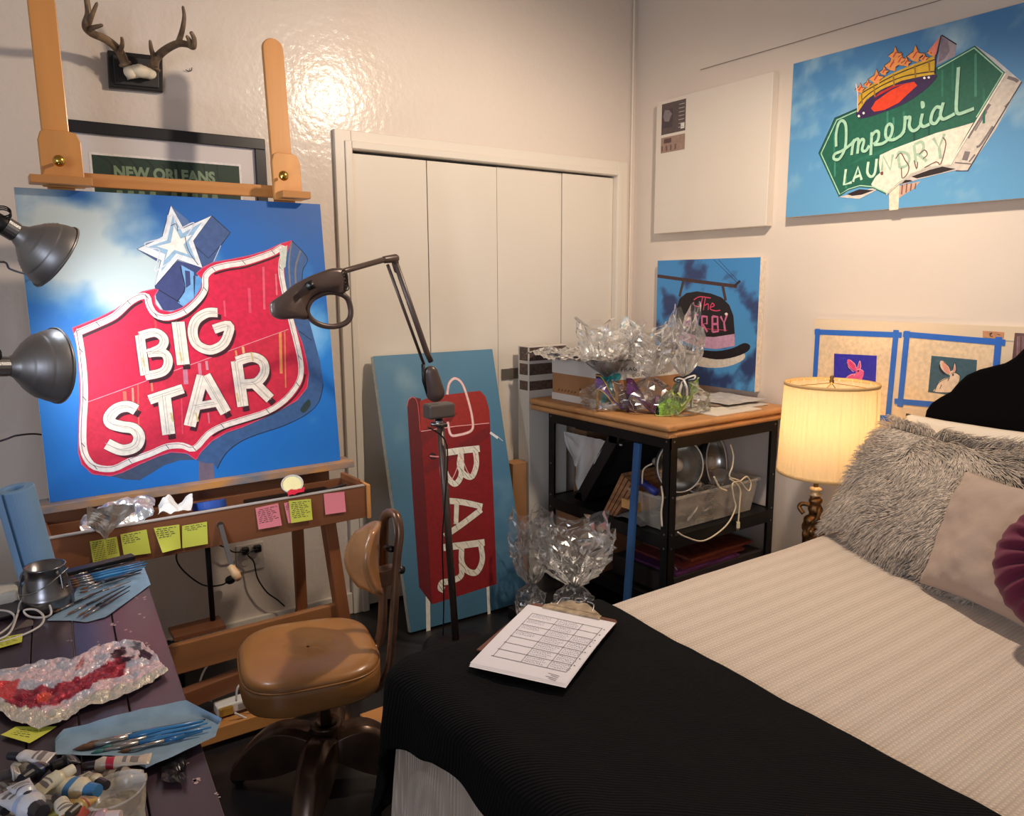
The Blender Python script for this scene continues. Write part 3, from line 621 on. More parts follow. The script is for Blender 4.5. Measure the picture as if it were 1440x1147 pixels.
tag(MB().grid(crumple(lambda i, j: onY(404+24*i, 697-6*i-7*j, 2.41+.03*j), 12, 6, .006, 60), 14, 6).build('red_cloth', mat('red_cloth', (206,22,52), .7)), 'small scrap of red cloth under the cream jar', 'cloth')
for k, (a, b, c) in enumerate((((430,697),(486,681),(30,28,30)), ((438,699),(478,686),(84,64,50)), ((425,700),(470,690),(60,56,54)))):
    tag(MB().tube([onY(*a, 2.44+.02*k), onY(*b, 2.47+.02*k)], [.003,.0045], 8).build('paintbrush', mat('brush_%d' % k, c, .4)), ['black paintbrush lying at the back right of the easel tray','brown paintbrush lying across the right of the easel tray','grey paintbrush beside the cream jar in the easel tray'][k], 'paintbrush')

# ------------------------------------------------------------------ antler mount
am = thing('antler_mount', (.57, 3.10, 2.05), 'deer antlers and skull cap mounted on a black wall plaque', 'antlers')
pq = [onY(*p, 3.075) for p in ((151,70),(229,79),(230,130),(154,123))]
MB().prism(pq, (0,.024,0)).build('plaque', mat('plaque_black', (22,20,22), .3), am, bevel=.004)
q2 = [onY(*p, 3.070) for p in ((158,76),(223,84),(224,124),(161,118))]; MB().prism(q2, (0,.006,0)).build('plaque_panel', mat('plaque_inner', (30,26,28), .45), am, bevel=.003)
bone = mat('bone', (226,212,186), .6, var=(30,.12), bump=(80,.3,.004)); ant = mat('antler', (84,64,48), .5, var=(22,.35), bump=(60,.4,.004), col2=(140,114,86))
def A3(u, v, y): return onY(u, v, y)
s = MB(); s.ball(onY(197,100,3.03), .034, 20, sq=(1.15,.7,.62)); s.ball(onY(183,101,3.03), .022, 16, sq=(1,.8,1)); s.ball(onY(211,103,3.03), .021, 16, sq=(1,.8,.9)); s.prism([onY(*p,3.035) for p in ((174,90),(190,96),(202,94),(219,98),(215,110),(200,107),(181,110))], (0,.03,0)); s.tube([onY(197,98,3.04), onY(197,101,3.075)], .02, 12)
s.build('skull_cap', bone, am, smooth=True, bevel=0)
def beam(pts, rs, parent, name='antler'):
    q = catmull([A3(*p) for p in pts], 6); r = [rs[0]+(rs[1]-rs[0])*(k/(len(q)-1))**1.3 for k in range(len(q))]; r[-1] = .0015
    return q, r
L1 = MB(); q, r = beam([(176,90,3.03),(168,72,3.00),(150,56,2.95),(128,46,2.90),(120,36,2.87),(124,18,2.86),(121,-6,2.86)], (.015,.008), am); L1.tube(q, r, 12)
for pts in ([(168,74,2.99),(172,62,2.95),(171,52,2.92)], [(122,40,2.88),(130,20,2.84),(137,3,2.82)], [(122,42,2.89),(134,38,2.85),(145,35,2.83)]): q, r = beam(pts, (.009,.004), am); L1.tube(q, r, 10)
L1.lathe([(.0,-.006),(.020,-.005),(.021,.003),(.012,.008)], A3(176,90,3.03), (-.4,-.2,.8), 14); L1.build('antler', ant, am, smooth=True)
L2 = MB(); q, r = beam([(217,96,3.03),(219,84,3.00),(230,72,2.97),(248,62,2.92),(262,62,2.87),(272,66,2.83),(273,55,2.81),(268,44,2.80)], (.015,.006), am); L2.tube(q, r, 12)
for pts in ([(218,84,3.0),(213,70,2.96),(211,56,2.93)], [(250,62,2.92),(256,44,2.88),(259,24,2.86),(257,8,2.85)], [(270,66,2.84),(266,56,2.82),(262,50,2.81)]): q, r = beam(pts, (.010,.004), am); L2.tube(q, r, 10)
L2.lathe([(.0,-.006),(.020,-.005),(.021,.003),(.012,.008)], A3(217,96,3.03), (.3,-.2,.8), 14); L2.build('antler', ant, am, smooth=True)
tag(MB().tube(catmull([onY(*p, 3.092) for p in ((261,98),(265,100),(269,99),(270,95))], 4), .0016, 6).build('wall_hook', blackm), 'tiny bent nail hook in the wall right of the antlers', 'hook')

# ------------------------------------------------------------------ clamp lamps on a stand at the left
refl = mat('lamp_shade_metal', (146,144,144), .42, .8, bump=(8,.05)); inner = mat('lamp_inner', (210,210,210), .25, 1.)
coolE = mat('lit_bulb_cool', (255,255,255), .5, emis=((232,240,255), 14))
pole = thing('light_stand', (-.10, 2.34, 0), 'black light stand at the far left edge, mostly out of view', 'stand')
MB().tube([(-.10,2.34,.0),(-.10,2.34,1.75)], .011, 12).build('pole', blackm, pole, smooth=True)
for a in (.9, 3.0, 5.1): MB().bar((-.10,2.34,.30), (-.10+.30*cos(a),2.34+.30*sin(a),.008), .016, .01).build('leg', blackm, pole)
def worklamp(neck, rim, rad, label, aim):
    neck, rim = Vector(neck), Vector(rim); ax = (rim-neck).normalized(); Ln = (rim-neck).length
    t = thing('clamp_lamp', neck, label, 'lamp', 'clamp work lamps')
    pr = [(.020,-.004),(.022,0),(.028,.012*1)]
    for k in range(1, 25):
        u = k/24; rr = .026+(rad-.026)*(sin(u*pi/2)**.85*.93+.07*u); rr += (.0022 if k in (7,9,11,13) else 0)
        pr.append((rr, .012+(Ln-.012)*u))
    pr += [(rad+.004, Ln+.001),(rad+.003, Ln-.003)]
    MB().lathe(pr, neck, ax, 48).build('reflector', refl, t, smooth=True)
    MB().lathe([(a-.0018, b-.0005) for a, b in pr[2:-2]], neck, ax, 48).build('reflector_lining', inner, t, smooth=True)
    MB().tube([neck-ax*.075, neck-ax*.03, neck-ax*.004], [.019,.021,.021], 16).build('socket', blackp, t, smooth=True)
    MB().lathe([(.0215,-.030),(.0235,-.030),(.0235,-.004),(.0215,-.004)], neck, ax, 20).build('collar', steel, t)
    MB().ball(neck+ax*(Ln*.55), .026, 16).build('bulb', coolE, t, smooth=True)
    m = MB().tube([neck-ax*.06, (-.088, 2.30, neck.z)], .007, 8); m.box((-.10,2.30,neck.z-.02), (-.075,2.328,neck.z+.02)); m.build('clamp', steel, t)
    m = MB()
    for k in range(3):
        c = neck-ax*.03+Vector((0,-.01,.024)); m.tube([c+Vector((cos(a)*.016, sin(a)*.006, sin(a)*.012+.004*k)) for a in [2*pi*i/14 for i in range(14)]], .0016, 6, closed=True)
    m.build('spring', blackm, t)
    pos = neck+ax*(Ln*.98)
    lamp('clamp_lamp_light', 'SPOT', pos, 9, (.80,.90,1), .03, pos+ax, spot_size=radians(150), spot_blend=.6)
    return t
def dep(u, v, D): return EYE+ray(u, v)*D
nk = dep(24, 328, 1.80); worklamp(nk, dep(79, 361, 1.868), .083, 'upper dented metal clamp lamp in front of the star painting', 0)
nk = dep(12, 515, 1.78); worklamp(nk, dep(78, 514, 1.868), .090, 'lower round metal clamp lamp in front of the shield painting', 0)
tag(MB().tube(catmull([(-.10,2.36,1.47), onY(-6,369,2.36), onY(14,378,2.42), onY(32,384,2.50), onY(60,390,2.74)], 8), .0028, 8).build('lamp_cord', blackp, smooth=True), 'black cord running behind the upper clamp lamp', 'cord')
tag(MB().tube(catmull([(-.10,2.36,1.05), onY(0,620,2.5), onY(25,612,2.6), onY(58,611,2.7), onY(90,625,2.75)], 8), .0028, 8).build('lamp_cord', blackp, smooth=True), 'black cord crossing the wall below the lower clamp lamp', 'cord')

# ------------------------------------------------------------------ magnifier floor lamp
bz = mat('brown_enamel', (84,68,62), .35, .25)
P0 = onZ(643, 905, 0); P1 = onY(619, 592, 2.47); P1 = Vector((P1.x, 2.47, P1.z)); P0 = Vector((P0.x, 2.52, 0)); P0.x = onY(641, 890, 2.52).x
ml = thing('magnifier_lamp', P0, 'brown swing arm magnifier lamp on a pole before the red sign canvas', 'lamp')
MB().lathe([(0,0),(.135,0),(.135,.02),(.12,.032),(.03,.045),(0,.045)], P0, (0,0,1), 40).build('base', blackm, ml, smooth=False)
MB().tube([P0+Vector((0,0,.03)), P1], .0145, 16).build('pole', bz, ml, smooth=True)
j = onY(617, 576, 2.45)
MB().box(j-Vector((.055,.03,.03)), j+Vector((.055,.03,.026))).build('clamp_block', mat('grey_enamel', (92,84,80), .35, .3), ml, bevel=.010, seg=3)
MB().ball(onY(617,594,2.46), .020, 14).tube([onY(606,596,2.44), onY(628,598,2.44)], .007, 10).build('collar', steel, ml, smooth=True)
hc = onY(610, 538, 2.43); Z = Vector((0,0,1)); tl = (onY(606,516,2.43)-onY(614,560,2.43)).normalized()
def capsule(m, a, b, r0, r1, flat, n=20):
    a, b = Vector(a), Vector(b); d = (b-a).normalized(); pts = []; rs = []
    for k in range(7): t = pi/2*(1-k/6); pts.append(a-d*(r0*sin(t))); rs.append(max(.0008, r0*cos(t)))
    for k in range(7): t = pi/2*k/6; pts.append(b+d*(r1*sin(t))); rs.append(max(.0008, r1*cos(t)))
    x = d.cross(EYE-a).normalized(); y = d.cross(x).normalized(); vs = [p+x*(cos(2*pi*q/n)*r)+y*(sin(2*pi*q/n)*r*flat) for p, r in zip(pts, rs) for q in range(n)]
    m.add(vs, [(i*n+q, i*n+(q+1) % n, (i+1)*n+(q+1) % n, (i+1)*n+q) for i in range(13) for q in range(n)]); return m
hous = capsule(MB(), onY(606,524,2.43), onY(612,552,2.43), .026, .035, .6).build('spring_housing', bz, ml, smooth=True)
el = onY(552, 366, 2.34)
MB().tube([onY(606,508,2.42), onY(600,495,2.415), el+Vector((.012,0,-.01))], [.010,.0105,.0095], 12).build('lower_arm', bz, ml, smooth=True)
MB().tube([onY(596,512,2.43), onY(545,372,2.35)], .0055, 10).build('lower_arm', bz, ml, smooth=True)
MB().tube([onY(595,512,2.43), onY(596,535,2.44), onY(602,555,2.44)], .007, 10).build('link', blackm, ml, smooth=True)
m = capsule(MB(), onY(541,365,2.33), onY(556,363,2.34), .012, .014, .9); capsule(m, onY(555,366,2.34), onY(558,380,2.35), .013, .010, .8); m.build('elbow', bz, ml, smooth=True)
hd = onY(470, 384, 2.26)
MB().tube([onY(540,365,2.33), onY(487,380,2.28), onY(458,388,2.25)], [.0095,.009,.008], 12).build('upper_arm', bz, ml, smooth=True)
# head: moulded hood tapering into the lens ring
def hoodpts(lst): return [onY(u, v, 2.22) for u, v in lst]
out = [(379,431),(382,424),(398,413),(412,401),(432,390),(452,382),(468,377),(484,378),(490,388),(489,402),(487,412),(490,424),(495,438),(494,449),(488,457),(474,461),(458,461),(444,457),(432,450),(414,448),(394,449),(382,443)]
hole = [(434,435),(437,425),(446,418),(460,413),(474,414),(487,421),(491,434),(490,446),(482,452),(468,455),(452,453),(440,446)]
oo = catmull(hoodpts(out), 4, True); hh = catmull(hoodpts(hole), 6, True); nrm = (EYE-onY(460,435,2.22)).normalized()
# ring + hood: hood solid, ring swept
m = MB(); hoodp = [(379,431),(382,424),(398,413),(412,401),(432,390),(452,382),(468,377),(484,378),(490,388),(489,404),(484,412),(470,408),(455,410),(442,415),(434,424),(429,438),(432,449),(414,448),(394,449),(382,443)]
q = catmull(hoodpts(hoodp), 3, True); c = sum(q, Vector())/len(q)
layers = [(.84,.024),(.95,.019),(1,.008),(1,-.012),(.95,-.024)]; vs = []
for k_, h_ in layers: vs += [c+(p-c)*k_+nrm*h_ for p in q]
n = len(q); m.add(vs, [(a*n+i, a*n+(i+1) % n, (a+1)*n+(i+1) % n, (a+1)*n+i) for a in range(4) for i in range(n)]+[tuple(range(n))[::-1], tuple(range(4*n, 5*n))])
hood = m.build('hood', bz, ml, smooth=True)
MB().tube(catmull([p for p in hoodpts([(432,437),(436,424),(446,416),(460,411),(475,412),(488,419),(493,434),(492,447),(484,455),(469,459),(452,457),(438,449)])], 5, True), .0085, 12, closed=True).build('lens_ring', bz, ml, smooth=True)
lensm = mat('lens_glass', (240,245,245), .02, trans=1., ior=1.02)
cl = sum(hh, Vector())/len(hh); MB().add([cl]+hh, [(0, i+1, (i+1) % len(hh)+1) for i in range(len(hh))]).build('lens', lensm, ml)
MB().tube([onY(432,403,2.20), onY(441,399,2.19)], .013, 16).tube([onY(437,401,2.19), onY(437,401,2.17)], .009, 14).build('pivot_knob', blackp, ml, smooth=True)
m = MB()
for k in range(5): a = onY(484+k*.8, 384+k*5, 2.20); m.tube([a+Vector((cos(t)*.008, 0, sin(t)*.010)) for t in [2*pi*i/12 for i in range(12)]], .0016, 6, closed=True)
m.build('spring', blackm, ml)
tag(MB().tube(catmull([onY(602,600,2.44), onY(628,625,2.45), onY(626,700,2.46), onY(622,760,2.47), onY(624,840,2.50), onY(623,893,2.52)], 8), .0028, 8).build('lamp_cord', blackp, smooth=True), 'black cord hanging beside the magnifier lamp pole', 'cord')

# ------------------------------------------------------------------ steno chair
seatm = mat('tan_vinyl', (158,108,60), .32, var=(7,.14), bump=(9,.18,.01), coat=.15); tubem = mat('bronze_enamel', (112,82,62), .32, .5, var=(14,.2)); castm = mat('dark_bronze', (78,58,46), .28, .6, var=(12,.25))
ch = thing('steno_chair', (.72, 1.99, 0), 'old tan vinyl swivel chair with a bentwood tube back', 'chair')
F = Vector((-.974,.225,0)); S = Vector((.225,.974,0)); sc = Vector((.672,1.925,0))
def sqc(a, b, h, z, e=.42, n=48):
    o = []
    for k in range(n):
        t = 2*pi*k/n; cx, sy = cos(t), sin(t)
        o.append(sc+F*(a*abs(cx)**e*(1 if cx > 0 else -1))+S*(b*abs(sy)**e*(1 if sy > 0 else -1))+Z*z)
    return o
m = MB(); vs = []; n = 48
for k_, z in ((.02,.497),(.4,.499),(.75,.499),(.90,.494),(.96,.487),(.985,.478),(.975,.472),(.995,.468),(1.0,.455),(1.0,.430),(.985,.412),(.96,.405),(.5,.403),(.02,.403)): vs += [p+Z*(.006*noise.noise(p*9)) for p in sqc(.183*k_, .192*k_, 0, z, .58 if k_ > .5 else .8)]
m.add(vs, [(a*n+i, a*n+(i+1) % n, (a+1)*n+(i+1) % n, (a+1)*n+i) for a in range(13) for i in range(n)]+[tuple(range(n)), tuple(range(13*n, 14*n))[::-1]])
st_ = m.build('seat', seatm, ch, smooth=True)
MB().tube([p for p in sqc(.181, .190, 0, .4735, .58)], .0024, 6, closed=True).build('piping', seatm, st_, smooth=True)
MB().box(sc+Vector((-.09,-.09,.385)), sc+Vector((.09,.09,.403))).build('seat_plate', castm, ch, bevel=.004)
hub = Vector((.735,1.985,0)); MB().tube([hub+Z*.19, hub+Z*.30, sc+Vector((.03,.03,.39))], [.016,.016,.02], 14).build('column', castm, ch, smooth=True)
MB().lathe([(.0,.12),(.050,.12),(.048,.16),(.042,.205),(.046,.215),(.040,.222),(.030,.215),(.020,.20)], hub, (0,0,1), 28).build('hub', castm, ch, smooth=True)
for g, Ln in ((onZ(428,1170,.03), 1), (onZ(330,1080,.05), 1), (Vector((.93,1.90,.03)), 1), (Vector((.88,2.22,.03)), 1)):
    d = (g-hub); d.z = 0; Lx = max(.24, min(.29, d.length)); d.normalize(); e = Vector((-d.y,d.x,0)); m = MB(); secs = []
    for k in range(13):
        u = k/12; x = .03+u*(Lx-.03); zt_ = .195*(1-u**2.6)+.066*u**2.6+.025*sin(pi*u); zb_ = .115*(1-u)+.030*u-.02*sin(pi*u); hw = .046*(1-u)+.030*u
        secs.append([hub+d*x+e*a*hw+Z*z for a, z in ((-1,zb_),(-1,zt_-.014),(-.55,zt_),(.55,zt_),(1,zt_-.014),(1,zb_))])
    m.add([p for s_ in secs for p in s_], [(a*6+i, a*6+(i+1) % 6, (a+1)*6+(i+1) % 6, (a+1)*6+i) for a in range(12) for i in range(6)]+[tuple(range(6))[::-1], tuple(72+i for i in range(6))])
    lg = m.build('leg', castm, ch, smooth=True, bevel=.003)
    MB().lathe([(.0,-.012),(.022,-.010),(.024,0),(.022,.010),(0,.012)], hub+d*(Lx-.01)+Z*.025, e, 18).build('caster', blackp, lg, smooth=True)
# tube back: two bars joined by a bend at the top
tb = catmull([onY(528,968,1.83), onY(541,955,1.80), onY(549,925,1.79), onY(554,860,1.78), onY(558,790,1.78), onY(562,750,1.78), onY(558,726,1.80), onY(549,721,1.84), onY(541,728,1.88), onY(540,755,1.895), onY(539,820,1.90), onY(537,880,1.90), onY(529,908,1.90), onY(512,915,1.88)], 8)
MB().tube(tb, .0135, 14, flat=.85).build('back_frame', tubem, ch, smooth=True)
MB().bar(onY(518,972,1.85), sc+Z*.39, .05, .012).build('back_bracket', tubem, ch, bevel=.003)
bc = onY(530, 785, 1.83)
def pad(i, j):
    a = (i-.5)*2; b = (j-.5)*2; r = max(abs(a), abs(b)); l = math.hypot(a, b); k_ = r/l if l else 0; a *= k_**.75; b *= k_**.75
    return bc+S*(a*.145)+Z*(b*.104-.03*a)+F*(.055*a*a-.012*b*b)+Vector((0,0,-.012*a))
m = MB(); m.grid(pad, 20, 16); bp_ = m.build('backrest', mat('tan_ply', (168,118,76), .3, .1, var=(10,.15), coat=.4), ch, smooth=True, solid=.014)
MB().box(onY(535,812,1.80)-Vector((.022,.02,.022)), onY(546,806,1.80)+Vector((.02,.02,.02))).build('backrest_bracket', tubem, ch, bevel=.004)
MB().tube([onY(562,801,1.78), onY(566,801,1.77)], .011, 12).tube([onY(543,770,1.84), onY(551,772,1.79)], .009, 12).build('knob', blackp, ch, smooth=True)
# ------------------------------------------------------------------ painting table
TZ = .74; e_t = Vector((.0768,.997,0)).normalized(); x_t = Vector((.997,-.0768,0)); R0 = Vector((.318, 2.20, 0))
plank = mat('dark_planks', (62,46,54), .33, var=(3,.35), stretch=(3,.35,1), bump=(30,.08,.002), coat=.15)
tb_ = thing('painting_table', (-.3, 1.3, 0), 'dark plank work table spattered with paint at the left', 'table')
m = MB(); wds = [0,.092,.170,.245,.32,.40,.48,.56,.64,.72,.80,.88,.96]
for k in range(12):
    a, b = R0-x_t*(wds[k]+.0012), R0-x_t*(wds[k+1]-.0012)
    m.prism([a, b, b-e_t*1.75, a-e_t*1.75], (0,0,.03)) if 0 else m.prism([a+Z*(TZ-.03), b+Z*(TZ-.03), b-e_t*1.75+Z*(TZ-.03), a-e_t*1.75+Z*(TZ-.03)], (0,0,.03))
m.build('tabletop', plank, tb_, bevel=.0015)
for a, b in ((.06,.06),(.90,.06),(.06,1.69),(.90,1.69)):
    c = R0-x_t*a-e_t*b; MB().box(c+Vector((-.025,-.025,0)), c+Vector((.025,.025,TZ-.03))).build('leg', blackm, tb_)
m = MB(); a, b = R0-x_t*.03-e_t*.03, R0-x_t*.03-e_t*1.72; m.bar(a+Z*.68, b+Z*.68, .02, .06)
a2, b2 = R0-x_t*.93-e_t*.03, R0-x_t*.93-e_t*1.72; m.bar(a2+Z*.68, b2+Z*.68, .02, .06); m.bar(a+Z*.68, a2+Z*.68, .02, .06); m.build('apron', blackm, tb_)
sp = MB(); random.seed(11)
for x, y in ((158,878),(163,876),(180,888),(200,866),(140,905),(208,905),(205,840),(98,900),(190,842),(186,930),(272,1095),(280,1097),(262,1075),(305,1118),(96,1075)):
    for k in range(3):
        c = onZ(x+random.uniform(-4,4), y+random.uniform(-3,3), TZ+.0006); r = random.uniform(.0012,.004)
        sp.add([c+Vector((cos(t)*r*random.uniform(.7,1.3), sin(t)*r*random.uniform(.5,1.2), 0)) for t in [2*pi*i/7 for i in range(7)]], [tuple(range(7))])
spo = sp.build('paint_spatter', mat('spatter', (188,160,158), .5), tb_); spo['kind'] = 'stuff'

T = lambda u, v, h=0: onZ(u, v, TZ+h)
# brush washer
pc = T(69, 856); pc = Vector((.088, 1.99, TZ))
pot = thing('brush_washer', pc, 'dented steel brush washer pot with clasps, by the paper roll', 'pot')
stl = mat('old_steel', (128,126,128), .3, 1., var=(6,.3), bump=(12,.1,.004))
MB().lathe([(0,.002),(.050,.002),(.053,.008),(.052,.030),(.0525,.033),(.050,.036),(.048,.055),(.042,.078),(.0405,.098),(.043,.1),(.043,.103),(.0395,.103),(.039,.075),(.036,.073),(0,.073)], pc, (0,0,1), 44).build('body', stl, pot, smooth=True)
for a in (-.85, 2.6):
    c = pc+Vector((cos(a)*.049, sin(a)*.049, .076)); e = Vector((-sin(a), cos(a), 0)); o = Vector((cos(a), sin(a), 0)); m = MB()
    m.tube([c-e*.008+Z*.012, c-e*.009+o*.004-Z*.02, c+e*.009+o*.004-Z*.02, c+e*.008+Z*.012], .0014, 6, closed=True); m.bar(c-Z*.012+o*.004, c+Z*.004+o*.004, .012, .003, o); m.build('clasp', steel, pot)
MB().tube(catmull([pc+Vector((-.042,.02,.09)), pc+Vector((-.055,-.03,.055)), pc+Vector((-.01,-.062,.07)), pc+Vector((.045,-.025,.095))], 8), .0014, 8).build('handle', steel, pot, smooth=True)
# paper roll
rb = Vector((.085, 2.135, TZ)); rt_ = rb+Vector((-.035,-.01,.262)); ax = (rt_-rb).normalized()
pr = thing('paper_roll', rb, 'upright roll of blue paper towel at the back of the table', 'paper roll')
bluep = mat('blue_paper', (122,158,194), .85, bump=(160,.15,.002), var=(4,.08))
hR = (rt_-rb).length; rr = .042
MB().lathe([(.018,0.001),(rr,.001),(rr,hR),(.020,hR),(.020,.01)], rb, ax, 40).build('towel_wound', bluep, pr, smooth=False, bevel=.002)
MB().grid(lambda i, j: rb+ax*(hR*j+.0005)+Vector((cos(3.2+i*.9)*(rr+.001+.006*i), sin(3.2+i*.9)*(rr+.001+.012*i), 0)), 8, 2).build('loose_end', bluep, pr, smooth=True)
# white box, dish, cable
tag(MB().box(Vector((-.10,2.05,TZ+.001)), Vector((.034,2.12,TZ+.036))).build('power_adapter_box', mat('yellowed_plastic', (206,198,182), .5, var=(20,.1)), bevel=.008, seg=3), 'flat off-white box behind the brush washer pot', 'box')
dc = T(8, 862); tag(MB().lathe([(0,.004),(.034,.004),(.050,.006),(.053,.012),(.050,.012),(.046,.009),(0,.008)], (dc.x-.01, dc.y, TZ), (0,0,1), 36).build('round_dish', mat('dark_dish', (44,40,42), .3)), 'round dark dish at the left table edge under the white cable', 'dish')
cab = catmull([T(-30,905,.004), T(10,893,.01), T(24,865,.016), T(30,845,.03), T(48,838,.04), T(66,845,.03), T(72,862,.012), T(60,868,.006), T(40,866,.008), T(34,858,.02), T(50,857,.02), T(61,866,.014), T(58,878,.008), T(38,890,.004), T(10,900,.003), T(-20,908,.003)], 8)
tag(MB().tube(cab, .0024, 8).tube(catmull([T(-25,858,.02), T(5,858,.02), T(18,863,.015), T(20,872,.01), T(8,885,.006), T(-12,898,.004)], 8), .0024, 8).build('charging_cable', mat('white_cable', (206,198,190), .4), smooth=True), 'loosely coiled white cable on the table in front of the pot', 'cable')
rsc = [T(28,880,.0008), T(38,872,.0008), T(47,873,.0008), T(47,879,.0008), T(20,886,.0008)]; tag(MB().prism(rsc, (0,0,.002)).build('paper_scrap', mat('brown_scrap', (110,96,92), .8)), 'torn grey-brown scrap lying inside the loop of white cable', 'scrap')
tp_ = lambda u, v: T(u, v, .002)
note([(-12,900),(32,891),(31,905),(-12,917)], noteY, R_(5,.1,.9,.15,.16), 'yellow sticky note at the left edge of the table', tp_, 'sticky notes on the table')
note([(22,1022),(80,1022),(42,1048),(1,1036)], noteY, R_(4,.2,.8,.3,.14), 'yellow sticky note sticking out from under the foil palette', tp_, 'sticky notes on the table')

# paper towels as folded sheets
def sheet(name, top, bot, m, label, cat, zf, nu=30, nv=16, cols=None, smooth=True, amp=.004, sc_=22, seed=0, wr=None):
    tt = [Vector((*p, 0)) for p in top]; bb = [Vector((*p, 0)) for p in bot]
    def along(L_, u):
        k = u*(len(L_)-1); i = min(int(k), len(L_)-2); return L_[i].lerp(L_[i+1], k-i)
    b = MB()
    def f(i, j):
        q = along(tt, i).lerp(along(bb, i), j); p = T(q.x, q.y, zf(i, j)); n_ = noise.noise(p*sc_+Vector((seed,0,0)))+.6*noise.noise(p*sc_*2.2+Vector((seed,4,0)))
        return p+Z*(amp*(n_+.9))
    b.grid(f, nu, nv)
    if cols: b.c = [rgb(cols(i/nu, j/nv)) for j in range(nv+1) for i in range(nu+1)]
    return tag(b.build(name, m, smooth=smooth), label, cat)
tow = mat('blue_towel', (132,160,182), .9, bump=(120,.2,.002), var=(30,.10))
sheet('paper_towel', [(66,872),(100,846),(112,818),(170,808),(203,798)], [(68,873),(100,873),(122,875),(150,868),(212,822)], tow, 'blue paper towel under the far brushes beside the pot', 'paper towel', lambda i, j: .001, amp=.0012)
sheet('paper_towel', [(78,1040),(90,1027),(140,1013),(200,998),(262,985),(312,1012)], [(78,1062),(120,1062),(170,1064),(205,1082),(250,1062),(303,1036)], tow, 'folded blue paper towel cradling blue brushes near the paint tubes', 'paper towel', lambda i, j: .004+.020*max(0, j-.80)*5*(.4+.6*i)*.6+.008*max(0,.2-j)*5, amp=.002)
# foil palette
def pcol(i, j):
    n_ = noise.noise(Vector((i*9, j*6, 1))); base = (240,214,216) if n_ > -.1 else (206,204,214)
    if j > .78: base = (214,206,190)
    if i < .13 and .3 < j < .75: return (226,84,84)
    d = abs(j-(.60-.26*(i-.2)))-.15+.13*noise.noise(Vector((i*10, j*7, 3)))
    if .10 < i < .78 and d < 0: base = mixc((206,70,84),(126,20,42), .5+noise.noise(Vector((i*22,j*16,7))))
    for cx, cy, r, c in ((.73,.20,.045,(70,34,44)),(.83,.10,.04,(120,116,120)),(.90,.28,.06,(80,50,66)),(.79,.33,.03,(60,30,44)),(.45,.18,.05,(190,130,130)),(.28,.60,.04,(226,90,70)),(.86,.20,.03,(60,40,50))):
        if math.hypot((i-cx), (j-cy)*.55)+.02*noise.noise(Vector((i*20,j*20,0))) < r: base = c
    return base
sheet('foil_palette', [(-30,950),(60,932),(112,925),(125,917),(160,906),(196,903),(214,918)], [(-30,985),(20,1016),(55,1027),(85,1020),(115,1000),(190,975),(237,946)], mat('foil_palette', (255,255,255), .30, .40, attr='Col', bump=(70,1.,.008)), 'crumpled foil palette smeared with red and pink paint', 'palette', lambda i, j: .006, 90, 44, pcol, False, .006, 52)
# foil scrap at table edge
tag(MB().grid(crumple(lambda i, j: T(228+34*i, 1062+38*j, .008), 10, 10, .007, 50), 12, 12).build('black_foil_scrap', mat('dark_foil', (60,58,60), .3, .8)), 'crumpled dark foil scrap near the table edge', 'foil scrap')

# brushes
brown = mat('bristle', (112,78,56), .8); ferr = mat('ferrule', (176,172,168), .28, 1.)
def brush(a, b, col, label, group, r=.0035, h=.006, tip=.018, fr=.032, tm=None):
    """a = bristle tip pixel, b = handle end pixel"""
    A_, B_ = T(*a, h), T(*b, h+.003); d = (B_-A_).normalized(); Ln = (B_-A_).length
    t = thing('paintbrush', A_, label, 'paintbrush', group)
    MB().tube([A_, A_+d*tip*.5, A_+d*tip], [.0006, r*.95, r*.8], 8).build('bristles', tm or brown, t, smooth=True)
    MB().tube([A_+d*tip, A_+d*(tip+fr)], [r*.8, r*.95], 10).build('ferrule', ferr, t, smooth=True)
    MB().tube([A_+d*(tip+fr), A_+d*(tip+fr+.03), A_+d*(Ln*.7), B_], [r*.9, r*1.15, r*.8, r*.4], 10).build('handle', mat('handle_%02x%02x%02x' % col, col, .3, coat=.4), t, smooth=True)
BL = (46,122,178); BKc = (24,24,28)
far_ = [((96,816),(203,790),BL),((98,819),(207,792),BL),((99,822),(205,796),(60,136,190)),((104,825),(200,800),BL),((92,812),(190,788),BKc),((97,809),(182,786),BKc),((112,829),(199,801),BKc),((100,826),(198,805),(30,40,54))]
FL = ['blue brush on top of the far bundle','blue brush just right of the bundle top','lighter blue brush in the middle of the far bundle','blue brush lowest in the far bundle','black brush at the back of the far bundle','second black brush at the back of the far bundle','black brush under the front of the far bundle','dark navy brush at the front of the far bundle']
for k, (a, b, c) in enumerate(far_): brush(a, b, c, FL[k], 'brushes bundled right of the pot', .0036, .010+.003*(k % 3))
for (a, b, c, l) in (((75,861),(150,827),BKc,'slim black brush at the left of the near row by the pot'),((94,864),(175,824),(40,44,52),'dark brush with a pale ferrule, second in the near row by the pot'),((110,866),(183,824),BKc,'longest black brush at the right of the near row'),((116,868),(182,830),(52,32,34),'dark red-brown brush nearest the towel edge'),((112,834),(195,806),(70,78,86),'grey brush lying between the two bundles'),((122,838),(184,817),(140,138,140),'brush with a twisted silver handle on the far towel')):
    brush(a, b, c, l, 'loose brushes on the far towel', .0030, .008)
